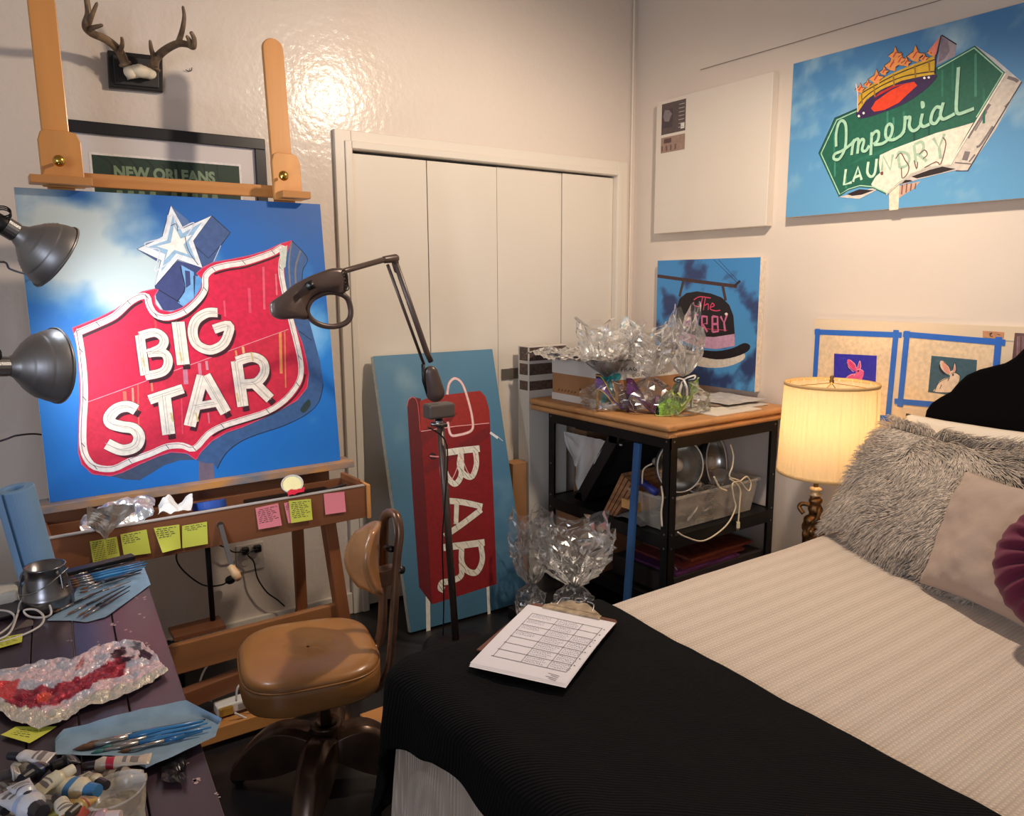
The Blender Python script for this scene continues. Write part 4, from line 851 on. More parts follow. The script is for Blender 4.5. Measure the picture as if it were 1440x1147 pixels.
for (a, b, c, l, r, tm) in (((102,1054),(286,1013),BL,'fat brown-tipped brush on the folded blue towel',.0058,None),((120,1046),(289,1011),(20,46,84),'navy brush along the back of the folded towel',.0036,None),((128,1059),(297,1022),BL,'long bright blue brush at the front of the folded towel',.0042,mat('teal_bristle',(60,120,120),.7)),((140,1053),(292,1016),(58,132,186),'mid-blue brush in the middle of the folded towel',.004,mat('teal_bristle',(60,120,120),.7)),((165,1058),(285,1028),(34,104,160),'short blue brush lowest in the folded towel',.0036,None)):
    brush(a, b, c, l, 'brushes on the folded towel', r, .010, .03 if r > .005 else .018, .05, tm)
tag(MB().bar(T(92,806,.02), T(188,782,.02), .03, .012).build('brush_case', blackp, bevel=.002), 'flat black brush case behind the far bundle of brushes', 'case')

# paint tubes
def ptube(a, b, r, body, capc, band, label, h=0, lines=True):
    A_, B_ = T(*a, r+h), T(*b, .008+h); d = (B_-A_).normalized(); Ln = (B_-A_).length; s_ = d.cross(Z).normalized()
    t = thing('paint_tube', A_, label, 'paint tube', 'used paint tubes')
    MB().tube([A_, A_+d*.004, A_+d*.018], [r*.55, r*.6, r*.66], 14).build('cap', mat('cap_%02x%02x%02x' % capc, capc, .4), t)
    m = MB(); vs = []; n = 18; K = 14
    for k in range(K+1):
        u = k/K; c = A_+d*(.017+(Ln-.017)*u); fl = 1-max(0, u-.15)/.85; rw = r*(.6+.4*min(1, u*7))*(1+.35*max(0,u-.3)); rh = max(.0012, r*(.6+.4*min(1,u*7))*fl**.8)
        for q in range(n): an = 2*pi*q/n; p = c+s_*(cos(an)*rw)+Z*(sin(an)*rh); vs.append(p+Z*.0025*noise.noise(p*90)+s_*.0025*noise.noise(p*70+Vector((3,0,0))))
    fs = [(i*n+q, i*n+(q+1) % n, (i+1)*n+(q+1) % n, (i+1)*n+q) for i in range(K) for q in range(n)]+[tuple(K*n+q for q in range(n))]
    m.add(vs, fs); m.m = [1 if 3 <= (f // n) <= 4 and f < K*n else (2 if lines and (f//n) in (7,9,10) and 2 <= f % n <= 6 else 0) for f in range(len(fs))]
    m.build('tube_body', [mat('tube_%02x%02x%02x' % body, body, .38, .15, bump=(60,.5,.004)), mat('band_%02x%02x%02x' % band, band, .4), mat('tube_print', (120,112,108), .5)], t, smooth=True)
for args in (((12,1062),(72,1066),.011,(206,198,194),(26,26,36),(206,198,194),'white paint tube with a dark cap, at the far left of the tubes',.012),
 ((30,1096),(68,1072),.014,(24,26,34),(20,20,26),(30,52,96),'black paint tube with a navy band',.010),
 ((72,1078),(108,1066),.013,(26,24,32),(20,20,24),(26,24,32),'crumpled black tube behind the cream ones',.012),
 ((138,1112),(56,1100),.016,(222,210,180),(60,120,170),(60,120,170),'wide cream paint tube with a blue shoulder',.018),
 ((104,1080),(52,1112),.013,(214,204,172),(214,204,180),(206,196,168),'cream paint tube lying across the pile',.030),
 ((116,1078),(212,1066),.0105,(196,182,166),(34,22,28),(176,36,64),'long thin paint tube with a red band and black tail',.016),
 ((200,1087),(128,1086),.009,(170,156,144),(206,198,190),(40,36,38),'thin tube with a silver-white round cap',.008),
 ((206,1092),(140,1104),.010,(176,166,140),(196,190,180),(170,160,140),'flattened beige tube with a pale cap under the thin one',.004),
 ((60,1142),(10,1112),.018,(206,206,212),(40,36,40),(160,176,206),'large white paint tube at the bottom left corner',.022),
 ((120,1140),(76,1134),.013,(150,134,60),(196,92,70),(206,96,70),'olive yellow tube with a red shoulder',.018),
 ((-4,1092),(28,1084),.012,(190,182,174),(60,56,58),(150,144,140),'grey-white tube cut off by the left edge',.010),
 ((78,1120),(96,1142),.010,(206,196,176),(30,28,30),(190,180,160),'small cream tube pointing at the viewer',.030),
 ((170,1146),(118,1152),.012,(196,160,164),(206,186,180),(186,150,156),'pinkish tube beside the clear tub',.014),
 ((20,1076),(48,1088),.010,(120,112,100),(190,186,170),(120,112,100),'taupe tube under the white-labelled one',.004),
 ((150,1104),(112,1092),.012,(196,186,160),(44,40,44),(176,150,120),'beige tube with a brown band right of the cream tubes',.020),
 ((44,1126),(26,1100),.012,(196,196,202),(24,24,28),(90,96,130),'white tube with a grey-blue band above the bottom corner',.034),
 ((96,1146),(128,1120),.011,(188,150,84),(60,50,40),(150,70,60),'ochre tube with a dark cap at the bottom of the pile',.026),
 ((8,1140),(-14,1118),.012,(60,62,70),(30,30,34),(190,186,180),'dark tube half out of the frame at the bottom left',.012)):
    ptube(*args[:7], h=args[7])
cp = T(168, 1128); clearp = mat('clear_plastic', (226,220,212), .15, alpha=.30)
tag(MB().lathe([(0,.002),(.030,.002),(.036,.030),(.0385,.030),(.0375,.033),(.035,.031),(.029,.004)], (cp.x-.005, cp.y-.015, TZ+.001), (0,0,1), 28, sx=1.15).build('plastic_tub', clearp, smooth=True), 'small clear plastic tub at the right end of the paint tubes', 'tub')
tag(MB().grid(crumple(lambda i, j: T(-10+215*i, 1100+60*j, .005), 10, 10, .005, 30), 30, 10).build('paint_rag_paper', mat('stained_paper', (150,140,126), .8, var=(24,.4))), 'stained crumpled paper spread under the paint tubes', 'paper')

# ------------------------------------------------------------------ wall outlet, plugs, cords, power strip
op = onY(352, 782, 3.095)
o_ = thing('wall_outlet', Vector((op.x, 3.098, op.z-.06)), 'white double wall outlet behind the easel legs', 'outlet')
MB().box((op.x-.055,3.090,op.z-.06), (op.x+.055,3.099,op.z+.055)).build('plate', mat('outlet_plate', (206,196,186), .4), o_, bevel=.003)
for dx in (-.026,.024):
    for dz in (-.02,.022): MB().lathe([(0,.004),(.014,.004),(.0155,0)], (op.x+dx,3.090,op.z+dz), (0,-1,0), 16).build('socket', mat('outlet_socket', (190,180,170), .4), o_)
for c, pts, lb in (((-.024,.035), [(329,776),(318,770),(300,765),(262,765),(248,780),(256,800),(285,822),(312,822),(326,812)], 'black plug and cord looping left of the wall outlet'), ((.026,.035), [(348,778),(357,790),(362,812),(375,832),(390,843),(400,852)], 'black plug and cord falling right of the wall outlet')):
    b_ = Vector((op.x+c[0], 3.085, op.z+c[1])); t = thing('power_plug', b_, lb, 'plug', 'plugs in the wall outlet')
    MB().box(b_-Vector((.014,.022,.016)), b_+Vector((.014,.002,.014))).build('plug_body', blackp, t, bevel=.005)
    MB().tube(catmull([b_+Vector((0,-.02,0))]+[onY(*p, 3.05) for p in pts], 6), .0032, 8).build('cord', blackp, t, smooth=True)
tag(MB().ball(onY(324,815,3.04), .018, 14, sq=(1.2,.8,1)).build('inline_switch', blackp, smooth=True), 'black inline cord switch hanging behind the crank', 'switch')
ps = thing('power_strip', onZ(318,985,.02), 'white power strip with gold labelled adapter on the floor rail', 'power strip')
a, b = onZ(296,990,.08), onZ(372,972,.08); a.z = b.z = .09; a.y = b.y = 2.47
MB().bar(a, b, .05, .035, (0,0,1)).build('strip_body', whitep, ps, bevel=.005)
q = a.lerp(b,.15)+Vector((0,-.026,.0)); MB().box(q-Vector((.02,.012,.012)), q+Vector((.022,.004,.014))).build('adapter', mat('gold_label', (176,132,52), .4), ps, bevel=.002)
for k in (.45,.62,.8): q = a.lerp(b,k)+Vector((0,-.0255,0)); MB().box(q-Vector((.011,.001,.009)), q+Vector((.011,.001,.009))).build('socket', mat('socket_grey', (150,146,140), .5), ps)
MB().box(a+Vector((-.02,-.02,-.09)), b+Vector((.02,.03,-.0175))).build('riser', wood_d, ps)
for pts, l in (([(298,985),(283,980),(281,960),(290,938),(305,925),(325,915),(345,918)], 'white cord arching up behind the power strip'), ([(332,985),(335,965),(350,958),(360,965),(362,985),(380,1000),(396,995),(392,975)], 'white cord looping in front of the power strip'), ([(330,1002),(355,1012),(380,1008),(395,1000),(398,985)], 'thin white cord on the floor behind the chair base')):
    tag(MB().tube(catmull([onY(*p, 2.40 if 'arching' not in l else 2.52) for p in pts], 7), .0035, 8).build('extension_lead', whitep, smooth=True), l, 'cord')
tag(MB().box(onZ(238,975,.0)+Vector((-.05,0,0)), onZ(238,975,0)+Vector((.06,.1,.16))).build('adapter_case', blackp, bevel=.01), 'black box standing on the floor behind the table edge', 'box')
sb = onZ(515, 985, .0); tag(MB().box(Vector((.93,2.10,.0)), Vector((1.04,2.20,.07))).build('wood_block', wood_h, bevel=.004), 'small offcut block of wood on the floor behind the chair', 'block')
# ------------------------------------------------------------------ bed
BX0, BX1, BY0, BY1, BZ = .72, 2.90, -.02, 1.50, .60
def woven(name, col, dirv, per, col2=None, dots=True, st=.35, sheen=.15):
    m = mat(name, col, .95, sheen=sheen, spec=.2); nt = m.node_tree; N = nt.nodes; L = nt.links; b = N['Principled BSDF']
    tc = N.new('ShaderNodeTexCoord'); mp = N.new('ShaderNodeMapping'); mp.inputs['Rotation'].default_value = (0, 0, dirv); L.new(tc.outputs['Object'], mp.inputs[0])
    w1 = N.new('ShaderNodeTexWave'); w1.bands_direction = 'Y'; w1.inputs['Scale'].default_value = .314/per*1.0; w1.inputs['Distortion'].default_value = .6; w1.inputs['Detail Scale'].default_value = 3; L.new(mp.outputs[0], w1.inputs[0])
    w2 = N.new('ShaderNodeTexWave'); w2.bands_direction = 'X'; w2.inputs['Scale'].default_value = .314/(per*.9); w2.inputs['Distortion'].default_value = .5; L.new(mp.outputs[0], w2.inputs[0])
    w3 = N.new('ShaderNodeTexWave'); w3.bands_direction = 'Y'; w3.inputs['Scale'].default_value = .314/(per*5.2); w3.inputs['Distortion'].default_value = .3; L.new(mp.outputs[0], w3.inputs[0])
    mu = N.new('ShaderNodeMath'); mu.operation = 'MULTIPLY'; L.new(w1.outputs['Fac'], mu.inputs[0])
    if dots: L.new(w2.outputs['Fac'], mu.inputs[1])
    else: mu.inputs[1].default_value = 1
    ad = N.new('ShaderNodeMath'); ad.operation = 'MULTIPLY_ADD'; L.new(w3.outputs['Fac'], ad.inputs[0]); ad.inputs[1].default_value = .3 if dots else 0; L.new(mu.outputs[0], ad.inputs[2])
    bp = N.new('ShaderNodeBump'); bp.inputs['Strength'].default_value = st; bp.inputs['Distance'].default_value = .004; L.new(ad.outputs[0], bp.inputs['Height']); L.new(bp.outputs[0], b.inputs['Normal'])
    if col2:
        mx = N.new('ShaderNodeMix'); mx.data_type = 'RGBA'; L.new(ad.outputs[0], mx.inputs[0]); mx.inputs[6].default_value = rgb(col2); mx.inputs[7].default_value = rgb(col); L.new(mx.outputs[2], b.inputs['Base Color'])
    return m
cover = woven('waffle_cotton', (226,211,196), 0, .0105, (196,178,162), True, .55)
blk = woven('black_plush', (13,12,13), .75, .0065, (4,4,5), False, .45, 0)
skirt = woven('pale_cotton', (214,212,222), 0, .004, (190,188,204))
bed = thing('bed', ((BX0+BX1)/2, (BY0+BY1)/2, 0), 'bed with a cream waffle bedspread and a tall black velvet headboard', 'bed')
MB().box((BX0+.08, BY0+.04, .12), (BX1, BY1-.06, .34)).build('bed_base', blackm, bed)
MB().box((BX0+.04, BY0+.02, .34), (BX1, BY1-.03, BZ-.02)).build('mattress', mat('mattress_white', (220,214,206), .9), bed, bevel=.05, seg=4)
for x in (BX0+.14, BX1-.06):
    for y in (BY0+.1, BY1-.12): MB().box((x-.03,y-.03,0), (x+.03,y+.03,.12)).build('leg', blackm, bed)
def drape(x, y, h, x0, x1, y0, y1, R=.05, fl=.10, wr=0., top=BZ, bot=.03):
    ox = min(0, x-x0)+max(0, x-x1); oy = min(0, y-y0)+max(0, y-y1); l = math.hypot(ox, oy)
    bx, by = min(max(x, x0), x1), min(max(y, y0), y1)
    if l < 1e-9: return Vector((x, y, top+h))
    u = Vector((ox, oy))/l; ho = (R+h)*sin(min(l/R, pi/2))+fl*max(0, l-R)
    dz = R*(1-cos(min(l/R, pi/2)))+max(0, l-R*pi/2)
    t = Vector((-u.y, u.x)); s_ = (x if abs(u.y) > .7 else y); w_ = wr*min(1, l*2)*sin(s_*26+2.5*noise.noise(Vector((x*3, y*3, 0))))
    return Vector((bx+u.x*(ho+w_), by+u.y*(ho+w_), max(bot, top+h-dz)))
NX, NY = 120, 90
m = MB(); m.grid(lambda i, j: drape(BX1-(BX1-BX0+.50)*i, BY0-.3+(BY1-BY0+.82)*j, .004*noise.noise(Vector((i*6, j*5, 0)))*1.5, BX0+.055, BX1, BY0+.05, BY1-.05, .05, .07, .016), NX, NY)
m.build('bedspread', cover, bed, smooth=True)
m = MB()
hp = [onX(*p, 2.93) for p in ((1302,600),(1303,590),(1306,576),(1313,566),(1325,558),(1340,550),(1350,538),(1362,527),(1380,519),(1400,514),(1416,510),(1430,502),(1444,488))]
ctr = .74; prof = [(p.y, p.z) for p in hp]; zz = prof[-1][1]; prof += [(prof[-1][0]-.05, zz+.06), (ctr+.14, zz+.10), (ctr, zz+.11)]
full = [(prof[0][0], .25)]+prof+[(2*ctr-y, z) for y, z in prof[-2::-1]]+[(2*ctr-prof[0][0], .25)]
m.prism([(2.905, y, z) for y, z in full], (.07, 0, 0)); m.build('headboard', mat('black_velvet', (8,7,8), 1., spec=.1), bed, bevel=.012, seg=3)
# black throw over the foot of the bed
def throw(i, j):
    y = -.35+(2.22)*j; yy = min(max(y, 0), 1.5); edge = 1.343-(1.43-yy)*.048+.002*sin(y*14)+(.03*max(0, y-1.4))
    hang = .150+.40*min(.19, max(0, y-1.28))+.45*max(0, y-1.47)+.004*sin(y*30)
    x = edge-(edge-(BX0+.065-hang))*i
    h = .016+.005*noise.noise(Vector((x*5, y*5, 2)))+.004*noise.noise(Vector((x*13, y*13, 5)))
    c_ = max(0, 1-math.hypot((x-.72)/.26, (y-1.50)/.30)); p = drape(x, y, h+.012*c_, BX0+.065, 9, BY0+.0, BY1-.03, .055, .14, .016, bot=.02)
    # the corner hangs in a loose fold
    return p
m = MB(); m.grid(throw, 110, 130)
tag(m.build('throw_blanket', blk, smooth=True, solid=-.006), 'thick black plush throw across the foot of the bed', 'blanket')

# ------------------------------------------------------------------ clipboard
cz = .629; cb_ = thing('clipboard', onZ(760, 905, cz), 'brown clipboard with a handwritten grid sheet, on the black throw', 'clipboard')
K = [onZ(*p, cz) for p in ((742,852),(865,878),(795,965),(660,935))]; ux = (K[1]-K[0]).normalized(); uy = (K[3]-K[0]); uy = (uy-ux*uy.dot(ux)).normalized()
O = K[0]-ux*.0-Z*.004
def CB(a, b, h=0): return O+ux*a+uy*b+Z*h
m = MB(); m.prism([CB(.010,-.030), CB(.235,-.030), CB(.244,-.02), CB(.244,.27), CB(.0,.27), CB(0,-.02)], (0,0,.003)); m.build('board', mat('hardboard', (104,60,44), .5, var=(30,.1)), cb_)
inkd = mat('table_ink', (60,56,62), .8); inkb = mat('pen_blue', (104,100,140), .8)
q = [K[0].copy(), K[1].copy(), K[2].copy(), K[3].copy()]
def PP(a, b, h=0): return (q[0]*(1-a)+q[1]*a)*(1-b)+(q[3]*(1-a)+q[2]*a)*b+Z*(h+.004+.003*sin(b*3))
for k in range(3): MB().grid(lambda i, j: PP(i+.004*k+.012*(2-k)*j, j*1.0+(.018*(2-k) if j > .5 else 0)*j, .0006*k), 6, 12).build('paper_sheet', mat('white_paper', (226,220,224), .8), cb_)
m = MB()
def ln(a0, b0, a1, b1, w_=.0022, mi=0):
    n_ = 10; d = Vector((a1-a0, b1-b0)); e = Vector((-d.y, d.x)).normalized()*w_
    pts = [(a0+d.x*t/n_, b0+d.y*t/n_) for t in range(n_+1)]
    vs = [];
    for a, b in pts: vs += [PP(a+e.x, b+e.y, .0022), PP(a-e.x, b-e.y, .0022)]
    m.add(vs, [(2*t, 2*t+1, 2*t+3, 2*t+2) for t in range(n_)], mi)
for k in range(4): ln((.14,.45,.72,.93)[k], .14, (.16,.46,.73,.93)[k], .86)
for k in range(8): ln(.14, .14+.103*k, .93, .15+.102*k)
random.seed(5)
for r in range(7):
    for c in range(3):
        if (r, c) in ((4,0),(5,0),(6,0),(0,2),(1,2)): continue
        for t in range(3 if c else 2):
            a0 = (.17,.48,.75)[c]; b_ = .165+.103*r+.026*t; a = a0
            while a < a0+.17+.05*random.random(): st = random.uniform(.008,.02); ln(a, b_+random.uniform(-.006,.006), a+st, b_+random.uniform(-.006,.008), .0022, 1); a += st+.010
for k in range(7): ln(.95, .16+.1*k, .965, .165+.1*k, .004)
for t in range(4): ln(.78+.04*(t%2), .92+.02*t, .90, .93+.02*t, .002)
m.build('handwriting', [inkd, inkb], cb_)
clipm = mat('aged_clip', (176,156,130), .4, .5, var=(40,.3))
m = MB(); m.prism([CB(.045,-.012,.006), CB(.205,-.012,.006), CB(.205,.006,.004), CB(.045,.006,.004)], (0,0,.010)); m.prism([CB(.05,-.014,.012), CB(.20,-.014,.012), CB(.165,-.045,.012), CB(.15,-.048,.02), CB(.10,-.048,.02), CB(.085,-.045,.012)], (0,0,.004)); cl_ = m.build('clip', clipm, cb_, bevel=.002)
m = MB(); m.tube([CB(.125+.012*cos(t), -.058+.012*sin(t), .022) for t in [2*pi*k/16 for k in range(16)]], .0022, 8, closed=True); m.tube(catmull([CB(.075,-.02,.014), CB(.08,-.045,.024), CB(.10,-.052,.026)], 5), .002, 8); m.tube(catmull([CB(.175,-.02,.014), CB(.17,-.045,.024), CB(.15,-.052,.026)], 5), .002, 8); m.build('spring_wire', steel, cl_, smooth=True)

# ------------------------------------------------------------------ pillows
def pillow(bl, br, tl_, th, ears=.10, back=0., nu=28, nv=28, seed=0, wr=.006):
    bl, br, tl_ = Vector(bl), Vector(br), Vector(tl_); U = br-bl; V = tl_-bl; N_ = V.cross(U).normalized()
    if N_.dot(EYE-bl) < 0: N_ = -N_
    def s(i, j, side):
        a = 2*i-1; b = 2*j-1; pin = 1-ears*(1-abs(b))**0*0
        ax_ = a*(1-ears*.5*(1-b*b)*abs(a)**4*1.0); bx_ = b*(1-ears*.5*(1-a*a)*abs(b)**4)
        t = th/2*((1-abs(a)**2.6)*(1-abs(b)**2.6))**.48
        p = bl+U*((ax_+1)/2)+V*((bx_+1)/2)
        return p+N_*(side*t+wr*noise.noise(p*11+Vector((seed,0,0)))+wr*.6*noise.noise(p*24))
    return s, N_, U, V
def pmesh(s, n=32):
    m = MB(); m.grid(lambda i, j: s(i, j, 1), n, n); m.grid(lambda i, j: s(j, i, -1), n, n); return m
# white sleeping pillow behind
s, *_ = pillow((2.70,1.44,.62), (2.70,.80,.62), (2.84,1.45,.985), .15, .1, seed=3)
tag(pmesh(s).build('bed_pillow', mat('white_linen', (226,214,198), .9, bump=(14,.2,.01)), smooth=True, weld=True), 'white pillow propped on the headboard behind the furry one', 'pillow')
# shaggy cushion
def up(p, h=.0): return Vector(p)+Z*h
s, Nf, U, V = pillow((2.41,1.46,.62), (2.17,.88,.62), (2.66,1.41,.965), .16, .08, seed=7)
furm = mat('shaggy_fur', (184,170,155), .75, var=(70,.30), sheen=.1)
fc = thing('fur_cushion', s(.5,0,1), 'large shaggy grey faux fur cushion leaning at the head of the bed', 'cushion')
pmesh(s).build('cushion_cover', mat('fur_base', (112,104,96), .95), fc, smooth=True, weld=True)
random.seed(21); m = MB(); Ud, Vd = U.normalized(), V.normalized()
for k in range(10500):
    i, j = random.random(), random.random()
    if k % 6 == 0: i, j = random.choice(((i, 1.0), (i, .99), (0.004, j), (.99, j), (i, .01)))
    p = s(i, j, 1); side = 1
    fl = noise.noise(Vector((i*3, j*3, 4)))*2.2+noise.noise(Vector((i*9, j*9, 8)))*1.2
    ang = -2.4+fl*.8+(1.9 if (j > .62 and i > .35) else 0)*min(1, (j-.62)*5 if j > .62 else 0)+random.gauss(0, .25)
    d = (Ud*cos(ang)+Vd*sin(ang)); out = Nf*.55
    if j > .97: out = Vd*.8+Nf*.2; d = d*.6+Vd*.5
    if i < .02: out = -Ud*.7+Nf*.2
    if i > .98: out = Ud*.6+Nf*.3
    L_ = random.uniform(.05, .085); cur = random.uniform(-.9,.9); r = random.uniform(.0011,.0021); q = p; pts = []
    e = d.cross(Nf)
    for t in range(5):
        pts.append(q); w_ = max(0, .7-t*.28); q = q+(d*(1-w_*.4)+out*w_-Z*.05*t+e*cur*.25*sin(t*1.6+k)).normalized()*(L_/4)
    x = Nf.cross(d).normalized(); vs = []
    for t, c in enumerate(pts):
        rr_ = r*(1-.75*(t/4)**2); vs += [c+x*rr_, c-x*rr_*.5+Nf*rr_*.8, c-x*rr_*.5-Nf*rr_*.8]
    m.add(vs, [(a*3+b, a*3+(b+1) % 3, a*3+3+(b+1) % 3, a*3+3+b) for a in range(4) for b in range(3)])
fo = m.build('fur', furm, fc, smooth=True); fo['kind'] = 'stuff'
# linen cushion
s, *_ = pillow((2.17,1.03,.615), (1.98,.62,.64), (2.33,1.00,.93), .15, .16, seed=11, wr=.012)
tag(pmesh(s, 40).build('linen_cushion', mat('beige_linen', (166,146,132), .9, sheen=.1, bump=(8,.5,.02), var=(5,.06)), smooth=True, weld=True), 'smooth beige linen cushion in front of the shaggy one', 'cushion')
# round pleated cushion
rc = onX(1512, 806, 2.02); rax = Vector((-.82,-.30,.50)).normalized()
prr = []
def rnd(i, j):
    t = 2*pi*i; a = (j-.5)*pi; R_c = .160; rr_ = R_c*cos(a)**.55; h = .085*sin(a)
    pl = 1+.010*sin(t*22+j*9)+.008*sin(t*37+2*sin(t*3))
    x = rax.orthogonal().normalized(); y = rax.cross(x)
    return rc+(x*cos(t)+y*sin(t))*rr_*pl+rax*(h*(1+.16*sin(t*22+j*9)))
m = MB(); m.grid(rnd, 200, 26); rcu = thing('round_cushion', rc-Z*.16, 'round pleated magenta velvet cushion at the right edge of the bed', 'cushion')
m.build('pleated_cover', mat('magenta_velvet', (92,8,46), .85, sheen=.1), rcu, smooth=True, weld=True)
MB().ball(rc+rax*.083, .02, 14).build('button', mat('magenta_velvet', (128,22,70)), rcu, smooth=True)

# ------------------------------------------------------------------ bedside lamp
ns = thing('footstool', (2.72, 1.68, 0), 'low dark footstool hidden behind the bed under the lamp', 'stool')
MB().box((2.56,1.58,.115), (2.88,1.78,.14)).build('tabletop', wood_d, ns, bevel=.004)
MB().box((2.58,1.60,.07), (2.86,1.76,.115)).build('drawer_box', wood_d, ns)
for x in (2.60,2.84):
    for y in (1.62,1.74): MB().box((x-.018,y-.018,0), (x+.018,y+.018,.07)).build('leg', wood_d, ns)
lx, ly = 2.70, 1.675; lt = thing('table_lamp', (lx, ly, .141), 'lit bedside lamp with a pleated cream shade and ornate dark gold figure base', 'lamp')
def shade_mat():
    m = bpy.data.materials.new('pleated_shade'); m.use_nodes = True; nt = m.node_tree; N = nt.nodes; L = nt.links; out = N['Material Output']; N.remove(N['Principled BSDF'])
    d = N.new('ShaderNodeBsdfDiffuse'); t = N.new('ShaderNodeBsdfTranslucent'); d.inputs[0].default_value = rgb((244,228,196)); t.inputs[0].default_value = rgb((250,226,176))
    mx = N.new('ShaderNodeMixShader'); mx.inputs[0].default_value = .55; L.new(d.outputs[0], mx.inputs[1]); L.new(t.outputs[0], mx.inputs[2]); L.new(mx.outputs[0], out.inputs[0]); return m
zb_, zt_ = .735, 1.084; rb_, rtp = .182, .170; n = 240; m = MB()
def shd(i, j): a = 2*pi*i; r = rb_+(rtp-rb_)*j; r += .0022*sin(a*60)+.0016*sin(a*23+j*2); return Vector((lx+r*cos(a), ly+r*sin(a), zb_+(zt_-zb_)*j))
m.grid(shd, n, 8); sh_ = m.build('lamp_shade', shade_mat(), lt, smooth=True, weld=True)
trimm = mat('shade_trim', (206,168,112), .8, bump=(200,.3)); 
for z, r in ((zb_, rb_), (zt_, rtp)): MB().lathe([(r+.003,-.006),(r+.005,0),(r+.003,.006),(r-.002,.006),(r-.002,-.006),(r+.003,-.006)], (lx,ly,z), (0,0,1), 96).build('trim', trimm, sh_, smooth=True)
m = MB()
for a in (.6, 2.7, 4.8): m.tube([(lx, ly, zt_+.004), (lx+rtp*cos(a), ly+rtp*sin(a), zt_-.004)], .0016, 6)
for a in (.35, 3.5): m.tube([(lx+(rtp-.004)*cos(a+1.4), ly+(rtp-.004)*sin(a+1.4), zt_), (lx+(rb_-.004)*cos(a+1.4), ly+(rb_-.004)*sin(a+1.4), zb_)], .0016, 6)
m.build('spider_wire', brass, lt)
MB().lathe([(0,.030),(.006,.028),(.008,.022),(.006,.014),(.009,.008),(.008,0),(0,0)], (lx,ly,zt_+.004), (0,0,1), 16).build('finial', mat('antique_brass', (132,104,66), .35, .9), lt, smooth=True)
for s_ in (-1, 1): MB().tube(catmull([(lx,ly+.008*s_,.80),(lx,ly+.055*s_,.88),(lx,ly+.045*s_,1.02),(lx,ly,1.088)], 8), .0018, 6).build('harp', brass, lt)
MB().ball((lx,ly,.925), .030, 18, sq=(1,1,1.2)).build('bulb', mat('lit_bulb_warm', (255,230,190), .5, emis=((255,214,150), 6)), lt, smooth=True)
MB().tube([(lx,ly,.72),(lx,ly,.89)], .014, 14).build('bulb_socket', brass, lt, smooth=True)
lamp('table_lamp_light', 'POINT', (lx, ly, .93), 10.5, (1,.70,.42), .035)
sx_, sy_ = lx-.0, ly; lx, ly = onX(1147, 690, 2.70).x, onX(1147, 690, 2.70).y
gold = mat('dark_gold', (132,96,58), .32, .85, var=(40,.5), bump=(50,.6,.006))
MB().tube([(lx,ly,.66),(lx,ly,.74)], .010, 14).build('neck', mat('antique_brass', (132,104,66)), lt, smooth=True)
MB().lathe([(.010,.0),(.022,.004),(.024,.012),(.014,.018),(.020,.024),(.026,.030),(.022,.036),(.012,.040),(0,.042)], (lx,ly,.625), (0,0,1), 24).build('crystal_ring', mat('amber_glass', (226,196,150), .1, .3), lt, smooth=True)
m = MB(); m.tube(catmull([(lx,ly,.625),(lx,ly-.004,.59),(lx+.004,ly,.55),(lx,ly+.006,.51),(lx,ly,.44),(lx,ly,.20)], 5), [.014,.020,.026,.027,.022,.020,.026,.030,.028,.024,.022,.024,.030,.036,.036,.034,.034,.036,.038,.040,.040,.040,.040,.042,.044,.046][:26], 14)
m.ball((lx,ly+.002,.618), .019, 14); m.tube(catmull([(lx,ly+.02,.585),(lx-.01,ly+.05,.585),(lx-.02,ly+.055,.57),(lx-.02,ly+.035,.55)], 5), .009, 8); m.tube(catmull([(lx,ly-.02,.585),(lx-.02,ly-.03,.55),(lx-.03,ly-.01,.52)], 5), .009, 8)
for a in range(7): t = a*.9; m.ball((lx+.032*cos(t), ly+.032*sin(t), .47+.012*(a % 3)), .016, 10, sq=(1,1,1.5))
m.build('figure_stem', gold, lt, smooth=True)
MB().lathe([(.0,0),(.075,0),(.078,.012),(.060,.022),(.064,.034),(.045,.05),(.040,.08),(.0,.085)], (lx,ly,.141), (0,0,1), 28).build('base', gold, lt, smooth=True)

